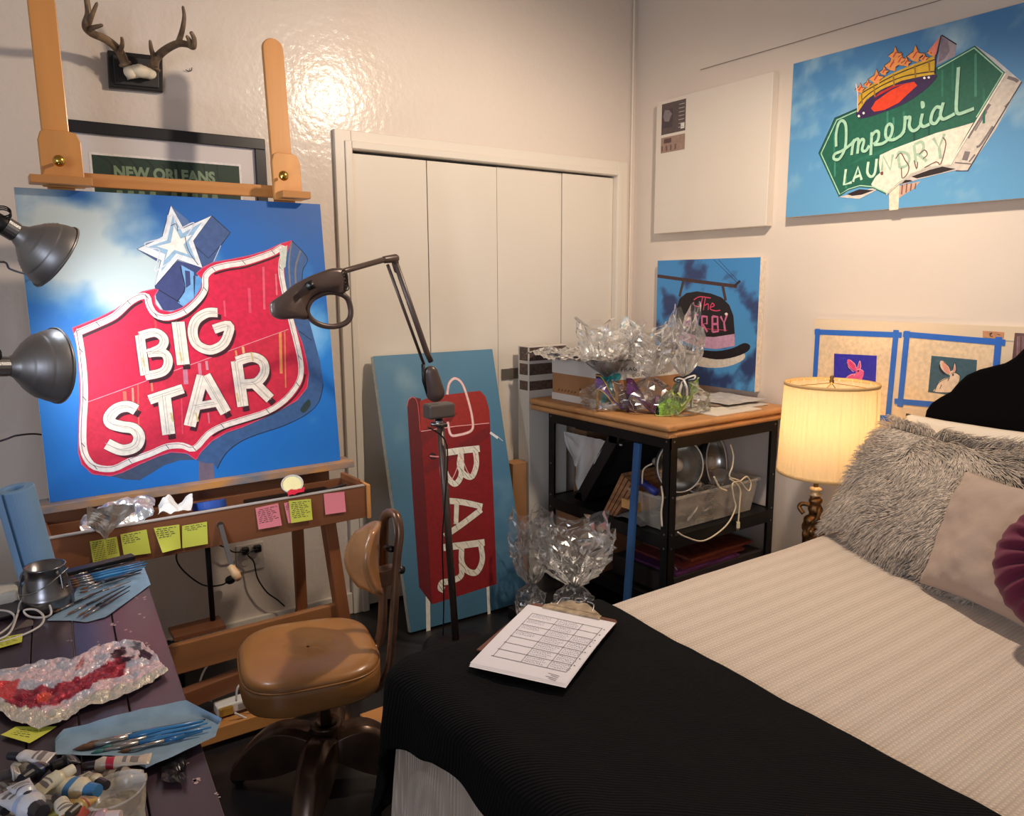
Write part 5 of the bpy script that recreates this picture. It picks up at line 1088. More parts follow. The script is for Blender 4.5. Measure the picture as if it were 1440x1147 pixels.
# ------------------------------------------------------------------ taped rabbit prints on a pale board
bdm = mat('pale_board', (224,204,176), .85)
bd_ = thing('drawing_board', (2.98, 1.6, .67), 'large pale paper board on the wall behind the lamp and headboard', 'board')
y0, y1 = onX(1145,450,2.995).y, .95; MB().box((2.992, y1, .665), (3.008, y0, 1.315)).build('sheet', bdm, bd_)
MB().box((2.990, y1, 1.265), (2.9925, y0, 1.268)).build('fold_line', mat('board_edge', (196,190,174), .8), bd_)
tape = mat('painters_tape', (40,104,200), .6, bump=(100,.1,.001))
def rabbit(outer, inner, bgq, bgc, ears, label):
    t = thing('rabbit_print', onX(*outer[3], 2.99), label, 'print')
    A = Art((2.9915, 2.0, .6), (0,-1,0), (0,0,1)); A.poly(outer, (232,206,170)); A.done('print_paper', t)
    A = Art((2.9905, 2.0, .6), (0,-1,0), (0,0,1)); A.poly(bgq, bgc, L=1)
    for k in range(5): A.stroke([(bgq[0][0]+5+9*k, bgq[0][1]+8+6*k), (bgq[0][0]+16+8*k, bgq[0][1]+6+7*k)], .006, mixc(bgc, (120,150,190), .16), L=2)
    A.L = 3
    for fn in ears: fn(A)
    A.done('rabbit_image', t)
    tb2 = [Vector(A.pt(*p)) for p in outer]; w_ = .022
    for k in range(4):
        a, b = tb2[k], tb2[(k+1) % 4]; d = (b-a).normalized(); e = Vector((-d.y, d.x))
        if e.dot(sum(tb2, Vector((0,0)))/4-a) < 0: e = -e
        a2, b2 = a-d*(.008 if k % 2 else .004), b+d*(.012 if k % 2 == 0 else .003); P_ = [A.w(p, 8+k*6) for p in (a2, b2, b2+e*w_, a2+e*w_)]
        MB().prism(P_, A.N*.0003).build('tape_strip', tape, t)
def rab(dx, dy, s, body, line, inn):
    q = lambda pts: [(dx+x*s, dy+y*s) for x, y in pts]
    def f(A):
        A.poly(q([(14,62),(20,50),(32,42),(44,40),(44,34),(36,30),(26,20),(22,10),(24,2),(32,4),(42,14),(46,24),(52,22),(56,6),(59,18),(57,28),(66,34),(66,46),(60,60),(60,72),(10,72)]), body, 4)
        A.poly(q([(28,6),(36,10),(44,22),(44,32),(36,28),(29,18)]), inn, 4); A.poly(q([(52,24),(56,12),(57,20),(55,28)]), inn, 3)
        for l in ([(22,10),(24,20),(32,30),(40,36)], [(30,4),(42,14),(47,26)], [(10,72),(18,54),(32,44),(44,42)], [(50,24),(56,6),(59,20),(57,28)], [(48,30),(58,29),(67,35)], [(44,40),(40,48)], [(22,66),(26,56)]): A.stroke(q(l), .0022, line)
        A.stroke(q([(21,12),(24,24),(33,33)]), .005, (58,22,32)); A.poly(q([(50,33),(53,31),(54,35),(51,36)]), (40,24,26), 3)
    return f
rabbit([(1147,463),(1264,467),(1252,592),(1140,583)], None, [(1173,497),(1233,500),(1231,548),(1172,546)], (48,44,176), [rab(1180,504,.52,(232,96,150),(250,190,200),(226,70,120))], 'taped print of a pink rabbit on purple-blue, partly behind the lamp shade')
rabbit([(1272,466),(1409,477),(1400,580),(1262,568)], None, [(1310,500),(1374,506),(1370,560),(1305,551)], (60,92,106), [rab(1308,506,.62,(234,206,176),(30,26,30),(232,160,140))], 'taped print of a cream rabbit on grey-green, beside the headboard')
A = Art((2.9905, 2.0, .6), (0,-1,0), (0,0,1)); A.poly([(1382,465),(1412,467),(1411,477),(1382,474)], (196,140,100)); A.stroke([(1391,470),(1395,468),(1392,472),(1396,473)], .003, (50,36,36)); A.stroke([(1402,470),(1407,471)], .002, (90,60,50))
tag(A.done('masking_label'), 'small tan paper label above the cream rabbit print', 'label')
A = Art((2.985, 2.0, .6), (0,-1,0), (0,0,1)); A.poly([(1427,468),(1500,472),(1495,545),(1424,540)], (104,74,74)); A.poly([(1431,472),(1500,476),(1495,540),(1429,536)], (128,96,98))
for k in range(9): A.stroke([(1431+k*5,473),(1429+k*5,532)], .0035, (82,56,58) if k % 2 else (150,120,120), 0, L=3)
A.body(A.pt(1427,468).x, A.pt(1427,540).y, A.pt(1500,470).x, A.pt(1427,468).y, .006, (90,64,64)); tag(A.done('dark_print'), 'dark reddish brown textured print at the right edge above the headboard', 'print')
# ------------------------------------------------------------------ black steel rack by the corner
rk = thing('storage_rack', (2.62, 2.50, 0), 'black angle steel storage rack in the room corner', 'rack')
rackm = mat('rack_black', (24,23,24), .42, .4)
RX0, RX1, RY0, RY1 = 2.272, 2.975, 2.10, 2.90
def post(x, y, sx, sy):
    m = MB(); m.box((min(x, x+sx*.042), min(y, y+sy*.003), 0), (max(x, x+sx*.042), max(y, y+sy*.003), .862)); m.box((min(x, x+sx*.003), min(y, y+sy*.042), 0), (max(x, x+sx*.003), max(y, y+sy*.042), .862))
    p = m.build('post', rackm, rk)
    for z in (.835, .60, .44, .38, .14): MB().tube([(x+sx*.02, y-sy*.0035, z), (x+sx*.02, y+sy*.001, z)], .0045, 8).build('bolt', steel, p); MB().tube([(x-sx*.0035, y+sy*.02, z), (x+sx*.001, y+sy*.02, z)], .0045, 8).build('bolt', steel, p)
post(RX0, RY0, 1, 1); post(RX1, RY0, -1, 1); post(RX0, RY1, 1, -1); post(RX1, RY1, -1, -1)
for z0, z1, sh in ((.805,.862,.858), (.375,.432,.428), (.09,.147,.143)):
    for lo, hi in (((RX0+.004,RY0-.002,z0),(RX1-.004,RY0+.001,z1)), ((RX0+.004,RY1-.001,z0),(RX1-.004,RY1+.002,z1)), ((RX0-.002,RY0+.004,z0),(RX0+.001,RY1-.004,z1)), ((RX1-.001,RY0+.004,z0),(RX1+.002,RY1-.004,z1))): MB().box(lo, hi).build('rail', rackm, rk)
    MB().box((RX0+.004,RY0+.004,sh-.012), (RX1-.004,RY1-.004,sh)).build('shelf', blackm, rk)
# kraft wrapped boards on top
kraft = mat('kraft_paper', (190,136,84), .6, var=(9,.10), bump=(10,.3,.006))
for k, (x0, y0, z0, z1, lb) in enumerate(((2.190,2.040,.866,.892,'lower kraft paper wrapped board on top of the rack'), (2.185,2.035,.895,.922,'upper kraft paper wrapped board carrying the shoe bags and box'))):
    t = thing('wrapped_board', ((x0+2.98)/2, (y0+2.93)/2, z0), lb, 'wrapped board', 'wrapped boards on the rack')
    MB().box((x0, y0, z0), (2.985, 2.95, z1)).build('kraft_wrap', kraft, t, bevel=.0125, seg=5)
    MB().prism([(x0+.002,y0-.001,z0+.006),(x0+.05,y0-.003,z0+.004),(x0+.03,y0-.004,z1-.004),(x0+.004,y0-.001,z1-.008)], (0,-.002,0)).build('folded_corner', kraft, t)
TZ2 = .923
# blue painted lath leaning on the rack
a, b = onX(897, 623, RX0-.02), onX(886, 830, RX0-.05); b2 = Vector((RX0-.07, b.y+.004, .0))
MBt = MB().bar(a, b2, .014, .036, (0,1,0)); tag(MBt.build('painted_lath', mat('blue_painted_wood', (46,92,146), .6, var=(16,.2), stretch=(1,1,.15)), bevel=.001), 'long blue painted lath standing against the front of the rack', 'lath')

# cardboard box
cardb = mat('cardboard', (168,120,78), .8, var=(6,.08), vstretch=(1,1,1)); wt = mat('white_tape', (214,206,196), .35)
c0 = Vector((2.262, 2.44, TZ2)); c1 = Vector((2.72, 2.86, 1.135))
bx = thing('cardboard_box', ((c0.x+c1.x)/2, (c0.y+c1.y)/2, TZ2), 'cardboard shipping box banded with white tape, on the wrapped boards', 'box')
MB().box(c0, c1).build('carton', cardb, bx, bevel=.003)
m = MB(); e = .0012; m.box((c0.x-e, c0.y-e, 1.052), (c1.x+e, c1.y+e, 1.1355)); m.build('tape_band', wt, bx); MB().box((c0.x-e, c0.y-e, TZ2+.001), (c1.x+e, c1.y+e, .957)).build('tape_band', wt, bx)
A = Art((c0.x, c0.y-.0018, TZ2), (1,0,0), (0,0,1)); A.text('FRAGILE', (.05,.165), (.20,.165), .018, (60,44,40)); A.text('DO NOT CRUSH', (.12,.138), (.34,.138), .014, (60,44,40)); A.done('box_writing', bx)
A = Art((c0.x-.0006, c1.y, TZ2), (0,-1,0), (0,0,1))
p0, p1 = A.pt(785,549), A.pt(812,553)
for k in range(6): A.stroke([(p0.x+(p1.x-p0.x)*k/6, p0.y), (p0.x+(p1.x-p0.x)*(k+.5)/6, p0.y+.010)], .006, (104,62,40), 0, L=1, local=True)
q = A.pt(816,548); A.poly([(q.x-.008,q.y-.004),(q.x,q.y+.012),(q.x+.008,q.y-.004),(q.x+.002,q.y-.004),(q.x+.002,q.y-.014),(q.x-.002,q.y-.014),(q.x-.002,q.y-.004)], (90,50,34), local=True, L=1); A.done('box_print', bx)
# crumpled newspaper and foil on the box
newsm = mat('newsprint', (214,206,196), .7, var=(60,0), col2=(96,92,96), bump=(40,.4,.005))
def np_(i, j):
    p = Vector((2.17+.62*i, 2.93-.54*j, 1.150)); return p
tag(MB().grid(crumple(np_, 40, 30, .024, 13, 2), 44, 34).build('newspaper', newsm, solid=.001), 'crumpled newspaper spread over the top of the cardboard box', 'newspaper')
tag(MB().grid(crumple(lambda i, j: Vector((2.16+.14*i-.03*j, 2.94-.46*j, 1.155-.012*(1-i))), 10, 30, .022, 24, 6), 14, 36).build('foil_strip', foilm), 'shiny crumpled foil along the left edge of the box top', 'foil')
# boxes stacked at the back left of the rack
stk = thing('carton_stack', (2.25, 3.0, 0), 'tall narrow white carton standing behind the rack at the closet', 'box')
MB().box((2.20, 2.965, .0), (2.44, 3.055, 1.17)).build('tall_carton', mat('white_carton', (208,200,188), .6), stk, bevel=.002)
m = MB(); 
for z0, z1 in ((.955,1.00),(1.03,1.085),(1.10,1.165)): m.box((2.1985, 2.975, z0), (2.2005, 3.04, z1)); m.box((2.203, 2.9635, z0), (2.43, 2.9655, z1))
m.build('printed_labels', mat('dark_label', (88,70,62), .5, var=(60,.4)), stk)
tag(MB().box((2.105,2.97,0), (2.190,3.05,.60)).build('brown_carton', cardb, bevel=.002), 'narrow brown carton on the floor left of the rack', 'box')

# high heeled shoes
def shoe(pos, yaw, L_, hh, cb, ctrim, cheel, label, cat='shoe', glit=None, bow=None, strap=False, openh=.05):
    X = Vector((cos(yaw), sin(yaw), 0)); Y = Vector((-sin(yaw), cos(yaw), 0)); pos = Vector(pos)
    t = thing('high_heel_shoe', pos, label, cat)
    def cl_(u): return pos+X*(u*L_)+Z*(.006+hh*(.5+.5*cos(pi*min(1, max(0, (u-.06)/.62)))))   # heel at u=0, toe at 1
    def wd(u): return (.026+.012*sin(pi*min(1, u*1.05)))*(1 if u < .86 else math.sqrt(max(.02, 1-((u-.86)/.15)**2)))
    def top(u): return (.058 if u < .12 else .058-.040*min(1, (u-.12)/.30) if u < .55 else .018+openh*.65*min(1, (u-.55)/.10)-(.030*(u-.72)/.28 if u > .72 else 0))
    m = MB()
    def f(i, j):
        u = i; a = pi*(j); sgn = cos(a); c = cl_(u); h = top(u)
        cov = 1 if u > .60 else 0
        if cov: return c+Y*(wd(u)*sgn*1.0)+Z*(h*sin(a)*.9)
        k_ = abs(sgn)
        return c+Y*(wd(u)*(1 if sgn > 0 else -1)*min(1, .86+.14*k_))+Z*(h*(1-abs(2*(j if j < .5 else 1-j)-0)*0)*(1-k_)*1.0)
    m.grid(f, 40, 14); bm_ = mat('shoe_%02x%02x%02x' % cb, cb, .35, .2, var=(160,.5), bump=(160,.6,.003)); m.build('upper', bm_, t, smooth=False)
    m = MB(); m.grid(lambda i, j: cl_(i)+Y*(wd(i)*(2*j-1))-Z*.001, 30, 4); m.build('sole', mat('shoe_%02x%02x%02x' % ctrim, ctrim, .4, .3), t, solid=.004)
    tr = mat('shoe_%02x%02x%02x' % ctrim, ctrim, .4, .3)
    MB().tube([cl_(u)+Y*wd(u)*s_+Z*top(u) for s_, us in ((1, [k/20*.58 for k in range(20, -1, -1)]), (-1, [k/20*.58 for k in range(21)])) for u in us], .0028, 6).build('edge_trim', tr, t, smooth=True)
    MB().tube([cl_(.06)+Z*.004, cl_(.05)-Z*hh*.45, pos+X*(.045*L_)+Z*.002], [.014,.0075,.0055], 10).build('heel', mat('shoe_%02x%02x%02x' % cheel, cheel, .4, .3, bump=(160,.4)), t, smooth=True)
    if bow: 
        m = MB(); c = cl_(.55)+Z*.06
        for s_ in (-1, 1): m.tube([c, c+Y*s_*.02+Z*.018, c+Y*s_*.036-Z*.002, c], [.004,.010,.010,.004], 8, flat=.4); m.tube([c, c+X*.02*s_-Z*.03], [.003,.010], 8, flat=.3)
        m.build('bow', mat('shoe_%02x%02x%02x' % bow, bow, .5), t, smooth=True)
    if strap: MB().tube(catmull([cl_(.42)+Y*wd(.4)+Z*.02, cl_(.32)+Z*.075, cl_(.10)+Y*0+Z*.105, cl_(.30)-Y*.02+Z*.065, cl_(.42)-Y*wd(.4)+Z*.02], 6), .005, 8).build('strap', mat('shoe_%02x%02x%02x' % cb, cb, .35), t)
    return t
s1 = Vector((2.225, 2.505, TZ2)); s2 = Vector((2.275, 2.365, TZ2)); s3 = Vector((2.575, 2.255, TZ2))
shoe(s1, -.75, .18, .088, (112,66,132), (200,158,70), (196,156,72), 'purple high heel with gold trim in the left cellophane bag')
shoe(s2, -.75, .19, .078, (92,34,84), (84,30,76), (78,28,70), 'dark purple glitter high heel in the middle cellophane bag', openh=.09)
shoe(s3, pi+.16, .27, .075, (126,170,62), (206,222,130), (120,160,64), 'green glitter high heel with a pale bow in the right bag', bow=(206,222,96), strap=True, openh=.08)
# cellophane
def cello_mat(nm, fac, white):
    m = bpy.data.materials.new(nm); m.use_nodes = True; nt = m.node_tree; N = nt.nodes; L = nt.links; N.remove(N['Principled BSDF']); out = N['Material Output']
    tr = N.new('ShaderNodeBsdfTransparent'); tr.inputs[0].default_value = (.97,.97,.97,1); gl = N.new('ShaderNodeBsdfGlossy'); gl.inputs['Roughness'].default_value = .17; gl.inputs[0].default_value = (1,1,1,1)
    df = N.new('ShaderNodeBsdfDiffuse'); df.inputs[0].default_value = (.85,.83,.8,1)
    fr = N.new('ShaderNodeFresnel'); fr.inputs[0].default_value = 1.5; mu = N.new('ShaderNodeMath'); mu.operation = 'MULTIPLY_ADD'; mu.inputs[1].default_value = .85; mu.inputs[2].default_value = fac
    L.new(fr.outputs[0], mu.inputs[0]); m1 = N.new('ShaderNodeMixShader'); L.new(mu.outputs[0], m1.inputs[0]); L.new(tr.outputs[0], m1.inputs[1]); L.new(gl.outputs[0], m1.inputs[2])
    m2 = N.new('ShaderNodeMixShader'); m2.inputs[0].default_value = white; L.new(m1.outputs[0], m2.inputs[1]); L.new(df.outputs[0], m2.inputs[2]); L.new(m2.outputs[0], out.inputs[0])
    return m
cello = cello_mat('cellophane', .015, .035)
glintm = mat('film_glint', (235,232,226), .12, spec=1., alpha=.75)  # bright glints along the film folds, put in as thin pale tubes
def bag(name, pos, prof, label, seed, crump=.012, n=40, sx=1, sy=1, yaw=0, group='cellophane gift bags', tilt=(0,0), open_=1.):
    """prof: (height, radius); the film is gathered at the neck and opens above it into four loose corners"""
    pos = Vector(pos); neck = min(range(2, len(prof)), key=lambda k: prof[k][1]); H0 = prof[-1][0]; hn = prof[neck][0]; P_ = catmull([Vector((h, r, 0)) for h, r in prof], 5)
    t = thing(name, pos, label, 'gift bag', group); rn = random.Random(seed)
    def surf(h, r, a, sh):
        fl = max(0, (h-hn)/(H0-hn)); nn = noise.noise(Vector((cos(a)*1.8, sin(a)*1.8, h*6+sh))); n2 = noise.noise(Vector((cos(a)*4, sin(a)*4, h*18+sh*2))); n3 = noise.noise(Vector((cos(a)*9, sin(a)*9, h*40+sh)))
        rr_ = r*(1+.38*nn+.26*n2+.10*n3+.30*fl*abs(cos(2*a+sh))-.10*fl); zz_ = h+fl*fl*(.055*abs(cos(2*a+sh))**3-.02+.03*nn)+crump*n2
        kx, ky = (sx, sy) if h < hn*.9 else (1+(sx-1)*.25, 1+(sy-1)*.25); x, y = rr_*cos(a)*kx, rr_*sin(a)*ky; u = max(0, h-hn*.7)
        return pos+Vector((x*cos(yaw)-y*sin(yaw)+tilt[0]*u, x*sin(yaw)+y*cos(yaw)+tilt[1]*u, max(.001, zz_)))
    def sheet_(sh, k0, k1, sc_, nm):
        m = MB(); rows = [[surf(q.x, max(.004, q.y)*sc_, 2*pi*k/n+.4*noise.noise(Vector((k, q.x*20, sh))), sh) for k in range(n)] for q in P_[k0:k1]]
        fs = []
        for i in range(len(rows)-1):
            for j in range(n):
                a, b, c, d = i*n+j, i*n+(j+1) % n, (i+1)*n+(j+1) % n, (i+1)*n+j
                fs += [(a,b,c),(a,c,d)] if (i+j) % 2 else [(a,b,d),(b,c,d)]
        m.add([p for r_ in rows for p in r_], fs); m.build(nm, cello, t); return rows
    rows = sheet_(seed*1.0, 0, len(P_), 1, 'cellophane'); kn = neck*5; rows2 = sheet_(seed*1.7+5, kn-1, len(P_)-3, .72, 'inner_sheet')
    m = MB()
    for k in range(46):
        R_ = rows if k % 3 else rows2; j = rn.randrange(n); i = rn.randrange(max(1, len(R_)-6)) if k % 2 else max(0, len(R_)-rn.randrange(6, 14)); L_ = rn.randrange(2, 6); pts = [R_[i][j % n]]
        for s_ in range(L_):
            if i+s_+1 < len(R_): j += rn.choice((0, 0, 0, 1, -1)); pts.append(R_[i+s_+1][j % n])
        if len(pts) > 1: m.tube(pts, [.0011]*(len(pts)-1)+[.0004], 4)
    m.build('film_glint', glintm, t)['kind'] = 'stuff'
    return t, pos+Vector((tilt[0]*hn*.3, tilt[1]*hn*.3, hn))
def ribbon(c, col, label, nm='ribbon', tails=.13, w_=.012, stripes=None, face=None, r=.014):
    mt = mat('ribbon_%02x%02x%02x' % col, col, .35); f_ = (EYE-c); f_.z = 0; f_.normalize(); s_ = Vector((-f_.y, f_.x, 0)); m = MB()
    m.tube([c+Vector((cos(a)*r, sin(a)*r, 0)) for a in [2*pi*k/16 for k in range(16)]], .006, 8, closed=True)
    def strip(pts, wid):
        q = catmull(pts, 6); vs = []
        for k, p in enumerate(q):
            d = (q[min(k+1, len(q)-1)]-q[max(k-1, 0)]).normalized(); e = d.cross(f_).normalized(); vs += [p-e*wid/2, p-e*wid/6, p+e*wid/6, p+e*wid/2]
        for k in range(len(q)-1):
            for z in range(3): m.add([vs[4*k+z], vs[4*k+z+1], vs[4*k+5+z], vs[4*k+4+z]], [(0,1,2,3)], 1 if (stripes and z == 1) else 0)
    o = c+f_*(r+.008)
    strip([o, o+s_*.02+Z*.012+f_*.01, o+s_*.045+Z*.018, o+s_*.04+Z*.004, o], w_*1.5); strip([o, o-s_*.02+Z*.006+f_*.012, o-s_*.035-Z*.002, o-s_*.02-Z*.006, o], w_*1.3)
    strip([o, o-s_*.012-Z*tails*.5+f_*.006, o-s_*.016-Z*tails*.95], w_*2); strip([o, o+s_*.014-Z*tails*.5+f_*.01, o+s_*.016-Z*tails], w_*1.8)
    return tag(m.build(nm, [mt, stripes or mt], solid=.0006), label, 'ribbon')
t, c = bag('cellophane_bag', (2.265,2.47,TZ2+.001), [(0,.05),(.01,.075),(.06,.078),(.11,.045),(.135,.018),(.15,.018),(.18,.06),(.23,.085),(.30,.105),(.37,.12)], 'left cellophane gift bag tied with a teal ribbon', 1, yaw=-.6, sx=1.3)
ribbon(c, (14,112,110), 'teal ribbon tied round the left cellophane bag', tails=.11)
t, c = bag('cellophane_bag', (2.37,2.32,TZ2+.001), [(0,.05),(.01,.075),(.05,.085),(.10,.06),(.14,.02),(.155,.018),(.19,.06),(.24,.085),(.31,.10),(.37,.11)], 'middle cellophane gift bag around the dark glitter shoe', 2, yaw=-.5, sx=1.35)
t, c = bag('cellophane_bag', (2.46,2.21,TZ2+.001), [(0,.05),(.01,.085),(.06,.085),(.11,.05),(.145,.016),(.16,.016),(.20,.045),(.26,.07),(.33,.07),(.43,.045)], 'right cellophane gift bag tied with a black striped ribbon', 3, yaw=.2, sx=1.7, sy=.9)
ribbon(c, (24,22,26), 'black and white striped ribbon on the right cellophane bag', tails=.07, stripes=mat('ribbon_white', (230,226,220), .4), w_=.014)
# papers and a flat folder at the right of the rack top
pp = thing('magazine_pile', (2.84, 2.30, TZ2), 'loose papers and magazines at the right end of the rack top', 'papers')
for k, (x0, y0, x1, y1, c) in enumerate(((2.62,2.12,2.93,2.42,(206,198,186)), (2.66,2.20,2.96,2.60,(150,126,110)), (2.70,2.16,2.975,2.44,(196,190,186)))):
    m = MB(); m.grid(crumple(lambda i, j: Vector((x0+(x1-x0)*i, y0+(y1-y0)*j, TZ2+.004+.007*k)), 10, 10, .003, 20, k), 10, 10); m.build('paper', mat('paper_%d' % k, c, .7, var=(30,.15)), pp, solid=.002)
tag(MB().box((2.50,2.06,TZ2), (2.80,2.36,TZ2+.004)).build('white_card', mat('white_card', (222,212,196), .7)), 'flat white card lying under the green shoe', 'card')

# ---- middle shelf
MZ = .4290
tag(MB().box((2.41,2.775,MZ), (2.70,2.87,MZ+.33)).build('cardboard_box', mat('cardboard_dark', (132,92,62), .85)), 'plain brown cardboard box at the back left of the middle shelf', 'box')
# black deep frame leaning
fm = thing('shadow_box', (2.42, 2.45, MZ), 'deep black picture frame tipped diagonally on the middle shelf', 'frame')
a, b = Vector((2.32,2.76,MZ+.012)), Vector((2.32,2.52,.795)); d = (b-a).normalized(); e = Vector((0, -d.z, d.y))*-1
def slab(m, o, d1, L1, d2, L2, th, x0, x1): m.prism([o+d1*0, o+d1*L1, o+d1*L1+d2*L2, o+d2*L2], (x1-x0,0,0))
L1 = (b-a).length; n2 = Vector((0, -abs(d.z), -abs(d.y)*.0)).normalized(); 
m = MB()
for lo, hi in (((-.0, 0), (.06, L1)),): m.prism([a, b, b+Vector((0,-.075,-.0)), a+Vector((0,-.075,.0))], (.05,0,0))
m.prism([a, a+Vector((0,-.055,0)), a+Vector((0,-.055,.035)), a+Vector((0,0,.035))], (.50,0,0)); m.prism([b, b+Vector((0,-.055,0)), b+Vector((0,-.055,-.035)), b+Vector((0,0,-.035))], (.50,0,0)); q = Vector((.47,0,0)); m.prism([a+q, b+q, b+q+Vector((0,-.055,0)), a+q+Vector((0,-.055,0))], (.03,0,0))
m.build('frame_moulding', mat('frame_black', (20,19,21), .5), fm); m = MB(); m.prism([a+Vector((.03,-.004,.03)), b+Vector((.03,-.004,-.03)), b+Vector((.03,-.010,-.03)), a+Vector((.03,-.010,.03))], (.44,0,0)); m.build('backing', mat('frame_backing', (34,32,34), .8), fm)
# white cloth hanging inside
cp_ = [Vector((*p, 0)) for p in ((793,610),(799,632),(806,650),(811,656),(808,676),(813,689),(822,686),(832,658),(844,634),(858,628),(874,627))]
def cloth(i, j):
    k = i*10; a = min(int(k), 9); q = cp_[a].lerp(cp_[a+1], k-a); tpx = Vector((793+82*i, 606+19*i, 0)); r_ = tpx.lerp(q, j)
    return onX(r_.x, r_.y, 2.335+.025*sin(i*15)*j)+Vector((.012*noise.noise(Vector((i*9, j*4, 1))), 0, 0))
tag(MB().grid(cloth, 50, 20).build('white_cloth', mat('white_cloth', (206,200,194), .9), smooth=True), 'white cloth hanging from the rack top in pointed folds', 'cloth')
cd2 = mat('corrugated_edge', (146,100,64), .85, var=(60,.3), stretch=(1,.1,1))
for k in range(4):
    y = 2.53-.022*k; tag(MB().prism([(2.30,y,MZ+.001),(2.30,y-.016,MZ+.001),(2.30,y-.136,MZ+.20-.012*k),(2.30,y-.120,MZ+.21-.012*k)], (.28,0,0)).build('cardboard_sheet', cd2), ['cardboard sheet nearest the black frame on the middle shelf','second cardboard sheet leaning beside the black frame','third leaning cardboard sheet on the middle shelf','outermost leaning cardboard sheet on the middle shelf'][k], 'cardboard', 'leaning cardboard sheets')
tag(MB().box((2.292,2.30,MZ+.060), (2.42,2.40,MZ+.10)).build('wood_offcut', mat('yellow_wood', (206,154,90), .6, var=(10,.1))), 'short yellow wood offcut on the grey bag behind the blue lath', 'wood block')
tag(MB().grid(crumple(lambda i, j: Vector((2.285+.12*j, 2.27+.18*i, MZ+.006+.05*sin(pi*i)*(.3+.7*j))), 12, 10, .006, 20), 16, 12).build('grey_plastic_bag', mat('grey_plastic', (120,120,120), .4), smooth=True), 'crumpled grey plastic bag low on the middle shelf', 'bag')
tub_ = thing('storage_tub', (2.62, 2.30, MZ), 'cloudy clear plastic storage tub stuffed with cords on the middle shelf', 'tub')
milky = mat('milky_plastic', (206,196,180), .25, alpha=.42, var=(7,.25))
x0, x1, y0, y1 = 2.305, 2.90, 2.135, 2.36; m = MB(); tp2 = [(x0,y0),(x1,y0),(x1,y1),(x0,y1)]; bt = [(x0+.02,y0+.015),(x1-.03,y0+.015),(x1-.03,y1-.015),(x0+.02,y1-.015)]
m.add([Vector((x,y,MZ+.003)) for x, y in bt]+[Vector((x,y,MZ+.155)) for x, y in tp2]+[Vector((x+(.008 if x > 2.5 else -.008),y+(.008 if y > 2.2 else -.008),MZ+.155)) for x, y in tp2]+[Vector((x+(.008 if x > 2.5 else -.008),y+(.008 if y > 2.2 else -.008),MZ+.145)) for x, y in tp2], [(3,2,1,0)]+[(i,(i+1)%4,4+(i+1)%4,4+i) for i in range(4)]+[(4+i,4+(i+1)%4,8+(i+1)%4,8+i) for i in range(4)]+[(8+i,8+(i+1)%4,12+(i+1)%4,12+i) for i in range(4)]); m.build('tub_body', milky, tub_)
random.seed(9); cords = MB()
for k in range(26):
    c = Vector((random.uniform(2.40,2.80), random.uniform(2.19,2.30), MZ+random.uniform(.03,.13))); cords.tube(catmull([c+Vector((random.uniform(-.08,.08), random.uniform(-.04,.04), random.uniform(-.03,.03))) for _ in range(5)], 6), .004, 6, mi=k % 3)
o = cords.build('cord_tangle', [mat('cord_white', (216,206,190), .4), mat('cord_brown', (122,92,70), .5), mat('cord_grey', (150,146,140), .4)], smooth=True); o['kind'] = 'stuff'; tag(o, 'tangled cords filling the clear storage tub', 'cords')
# white reflector lamps lying on the tub
alum = mat('spun_aluminium', (186,180,170), .26, .9, bump=(4,.05))
def spot(c, ax, R_, D_, label):
    c = Vector(c); ax = Vector(ax).normalized(); t = thing('reflector_lamp', c-ax*D_, label, 'lamp', 'spare reflector lamps')
    pr = [(.022,-D_-.05),(.022,-D_)]+[(.022+(R_-.022)*sin(k/16*pi/2)**.8+(.0012 if k in (8,10,12) else 0), -D_+D_*(k/16)**1.1) for k in range(17)]
    MB().lathe(pr, c, ax, 40).build('reflector', alum, t, smooth=True)
    MB().tube([c+(ax.orthogonal().normalized()*cos(a)+ax.cross(ax.orthogonal().normalized())*sin(a))*R_ for a in [2*pi*k/40 for k in range(40)]], .003, 8, closed=True).build('rim', mat('white_rim', (226,220,206), .4), t, smooth=True)
    MB().ball(c-ax*.035, .030, 18).tube([c-ax*D_, c-ax*.05], [.014,.020], 14).build('bulb', mat('frosted_bulb', (206,198,184), .35), t, smooth=True)
    MB().tube([c-ax*(D_+.04), c-ax*(D_+.10)], .017, 14).build('socket', whitep, t, smooth=True)
spot(onY(957, 655, 2.17), (-.25,-.9,.12), .112, .11, 'front aluminium reflector lamp lying on the cord tub')
spot(onY(1008, 650, 2.33), (.30,-.9,.15), .122, .12, 'rear aluminium reflector lamp with a white bulb, right of the front one')
tag(MB().tube([(2.30,2.20,.60),(2.35,2.36,.615)], .016, 16).build('blue_tube', mat('blue_plastic', (46,56,140), .4), smooth=True), 'short dark blue tube lying across the tub edge', 'tube')
wc = mat('white_cord', (226,212,184), .45)
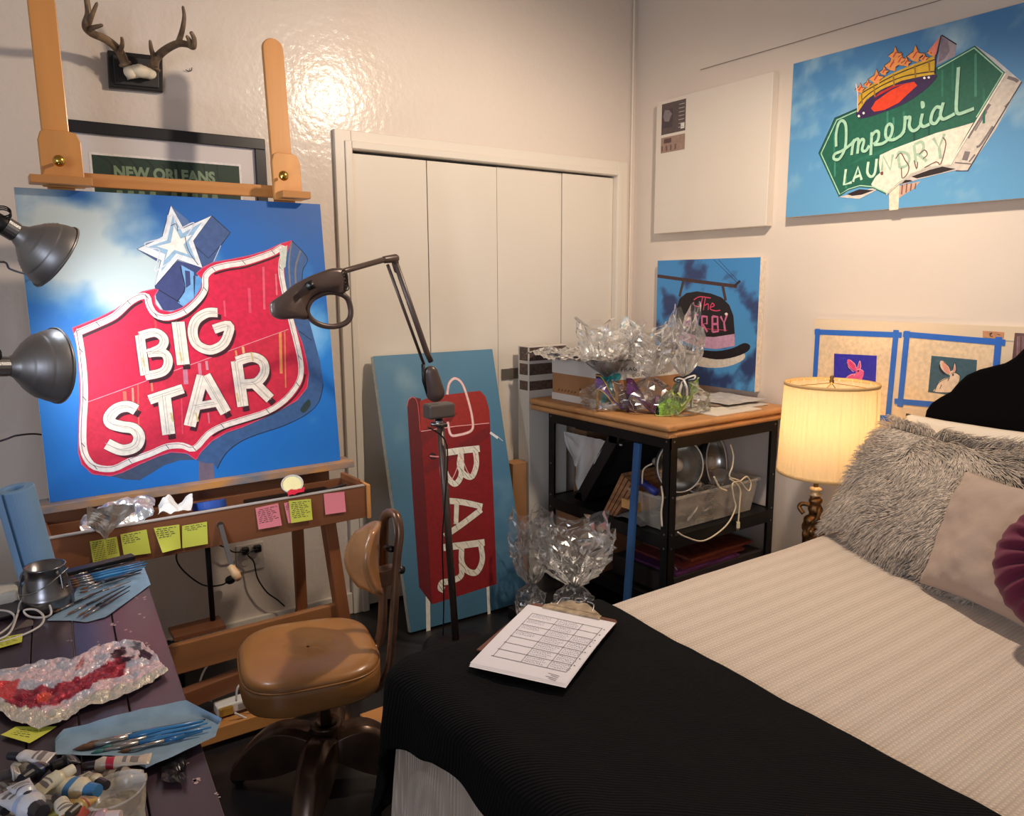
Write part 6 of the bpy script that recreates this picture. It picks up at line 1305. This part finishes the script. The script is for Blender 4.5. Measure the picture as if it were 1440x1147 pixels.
for k, (pts, l, r) in enumerate((([(1027,625),(1031,640),(1030,655),(1026,670),(1040,676),(1052,690),(1056,680),(1050,670),(1041,676),(1030,680),(1032,700),(1034,715),(1020,740),(990,760),(965,755),(953,748)], 'white lamp cord looping below the reflectors to the rack post', .0035),
    ([(1026,673),(1036,680),(1041,690),(1040,710),(1038,735)], 'white cord with a plug hanging in front of the tub', .0035), ([(1004,670),(1012,685),(1022,690)], 'short doubled white cord on the tub rim', .004), ([(917,652),(905,660),(903,680)], 'white cord arching left of the front reflector', .0035), ([(930,683),(932,700),(930,720),(931,740)], 'white cord hanging down beside the front rack post', .004))):
    yy = 2.085 if k in (0,1,2) else 0
    P_ = [onY(*p, yy) for p in pts] if yy else [onX(*p, 2.262) for p in pts]
    t = thing('lamp_cord', P_[-1], l, 'cord'); MB().tube(catmull(P_, 7), r, 8).build('cord', wc, t, smooth=True)
    if k == 1: e = P_[-1]; MB().bar(e+Z*.004, e-Z*.022, .020, .014).tube([e-Z*.022-Vector((.005,0,0)), e-Z*.034-Vector((.005,0,0))], .0015, 6).tube([e-Z*.022+Vector((.005,0,0)), e-Z*.034+Vector((.005,0,0))], .0015, 6).build('plug', wc, t)
# ---- bottom shelf
BZ_ = .1442
for k, (x0, y0, c, l) in enumerate(((2.36,2.13,(86,40,92),'purple printed poster with white strokes, lowest of the pile'), (2.42,2.15,(116,50,48),'dark red printed poster on the bottom shelf pile'), (2.50,2.17,(128,66,50),'rust red poster on top of the bottom shelf pile'))):
    A = Art((x0, y0, BZ_+.10+.012*k), (1,0,0), (0,1,0)); A.body(0,0,.42,.30,.011,c); A.poly([(0,0),(.42,0),(.42,.30),(0,.30)], c, local=True)
    for q in range(5): A.stroke([(.04+.08*q,.03),(.10+.07*q,.12+.02*q)], .006, (214,200,206) if k == 0 else (70,26,44), 0, local=True, L=2)
    A.poly([(.20,.12),(.36,.10),(.38,.2),(.24,.22)], mixc(c, (196,150,120), .4), local=True, L=3); tag(A.done('poster'), l, 'poster', 'posters on the bottom shelf')
tag(MB().box((2.34,2.12,BZ_), (2.94,2.50,BZ_+.086)).build('flat_box', mat('dark_carton', (40,32,34), .7)), 'dark flat box under the posters on the bottom shelf', 'box')
tag(MB().box((2.29,2.52,BZ_), (2.70,2.86,BZ_+.22)).build('cardboard_box', mat('cardboard_low', (150,104,72), .8, var=(5,.1))), 'open brown cardboard box on the bottom shelf', 'box')
# cellophane bags on the floor
dk = mat('black_shoe_box', (26,24,26), .6)
tag(MB().box((1.84,2.34,.0), (2.20,2.64,.05)).build('black_box', dk, bevel=.004), 'low black box on the floor carrying the tall cellophane bags', 'box')
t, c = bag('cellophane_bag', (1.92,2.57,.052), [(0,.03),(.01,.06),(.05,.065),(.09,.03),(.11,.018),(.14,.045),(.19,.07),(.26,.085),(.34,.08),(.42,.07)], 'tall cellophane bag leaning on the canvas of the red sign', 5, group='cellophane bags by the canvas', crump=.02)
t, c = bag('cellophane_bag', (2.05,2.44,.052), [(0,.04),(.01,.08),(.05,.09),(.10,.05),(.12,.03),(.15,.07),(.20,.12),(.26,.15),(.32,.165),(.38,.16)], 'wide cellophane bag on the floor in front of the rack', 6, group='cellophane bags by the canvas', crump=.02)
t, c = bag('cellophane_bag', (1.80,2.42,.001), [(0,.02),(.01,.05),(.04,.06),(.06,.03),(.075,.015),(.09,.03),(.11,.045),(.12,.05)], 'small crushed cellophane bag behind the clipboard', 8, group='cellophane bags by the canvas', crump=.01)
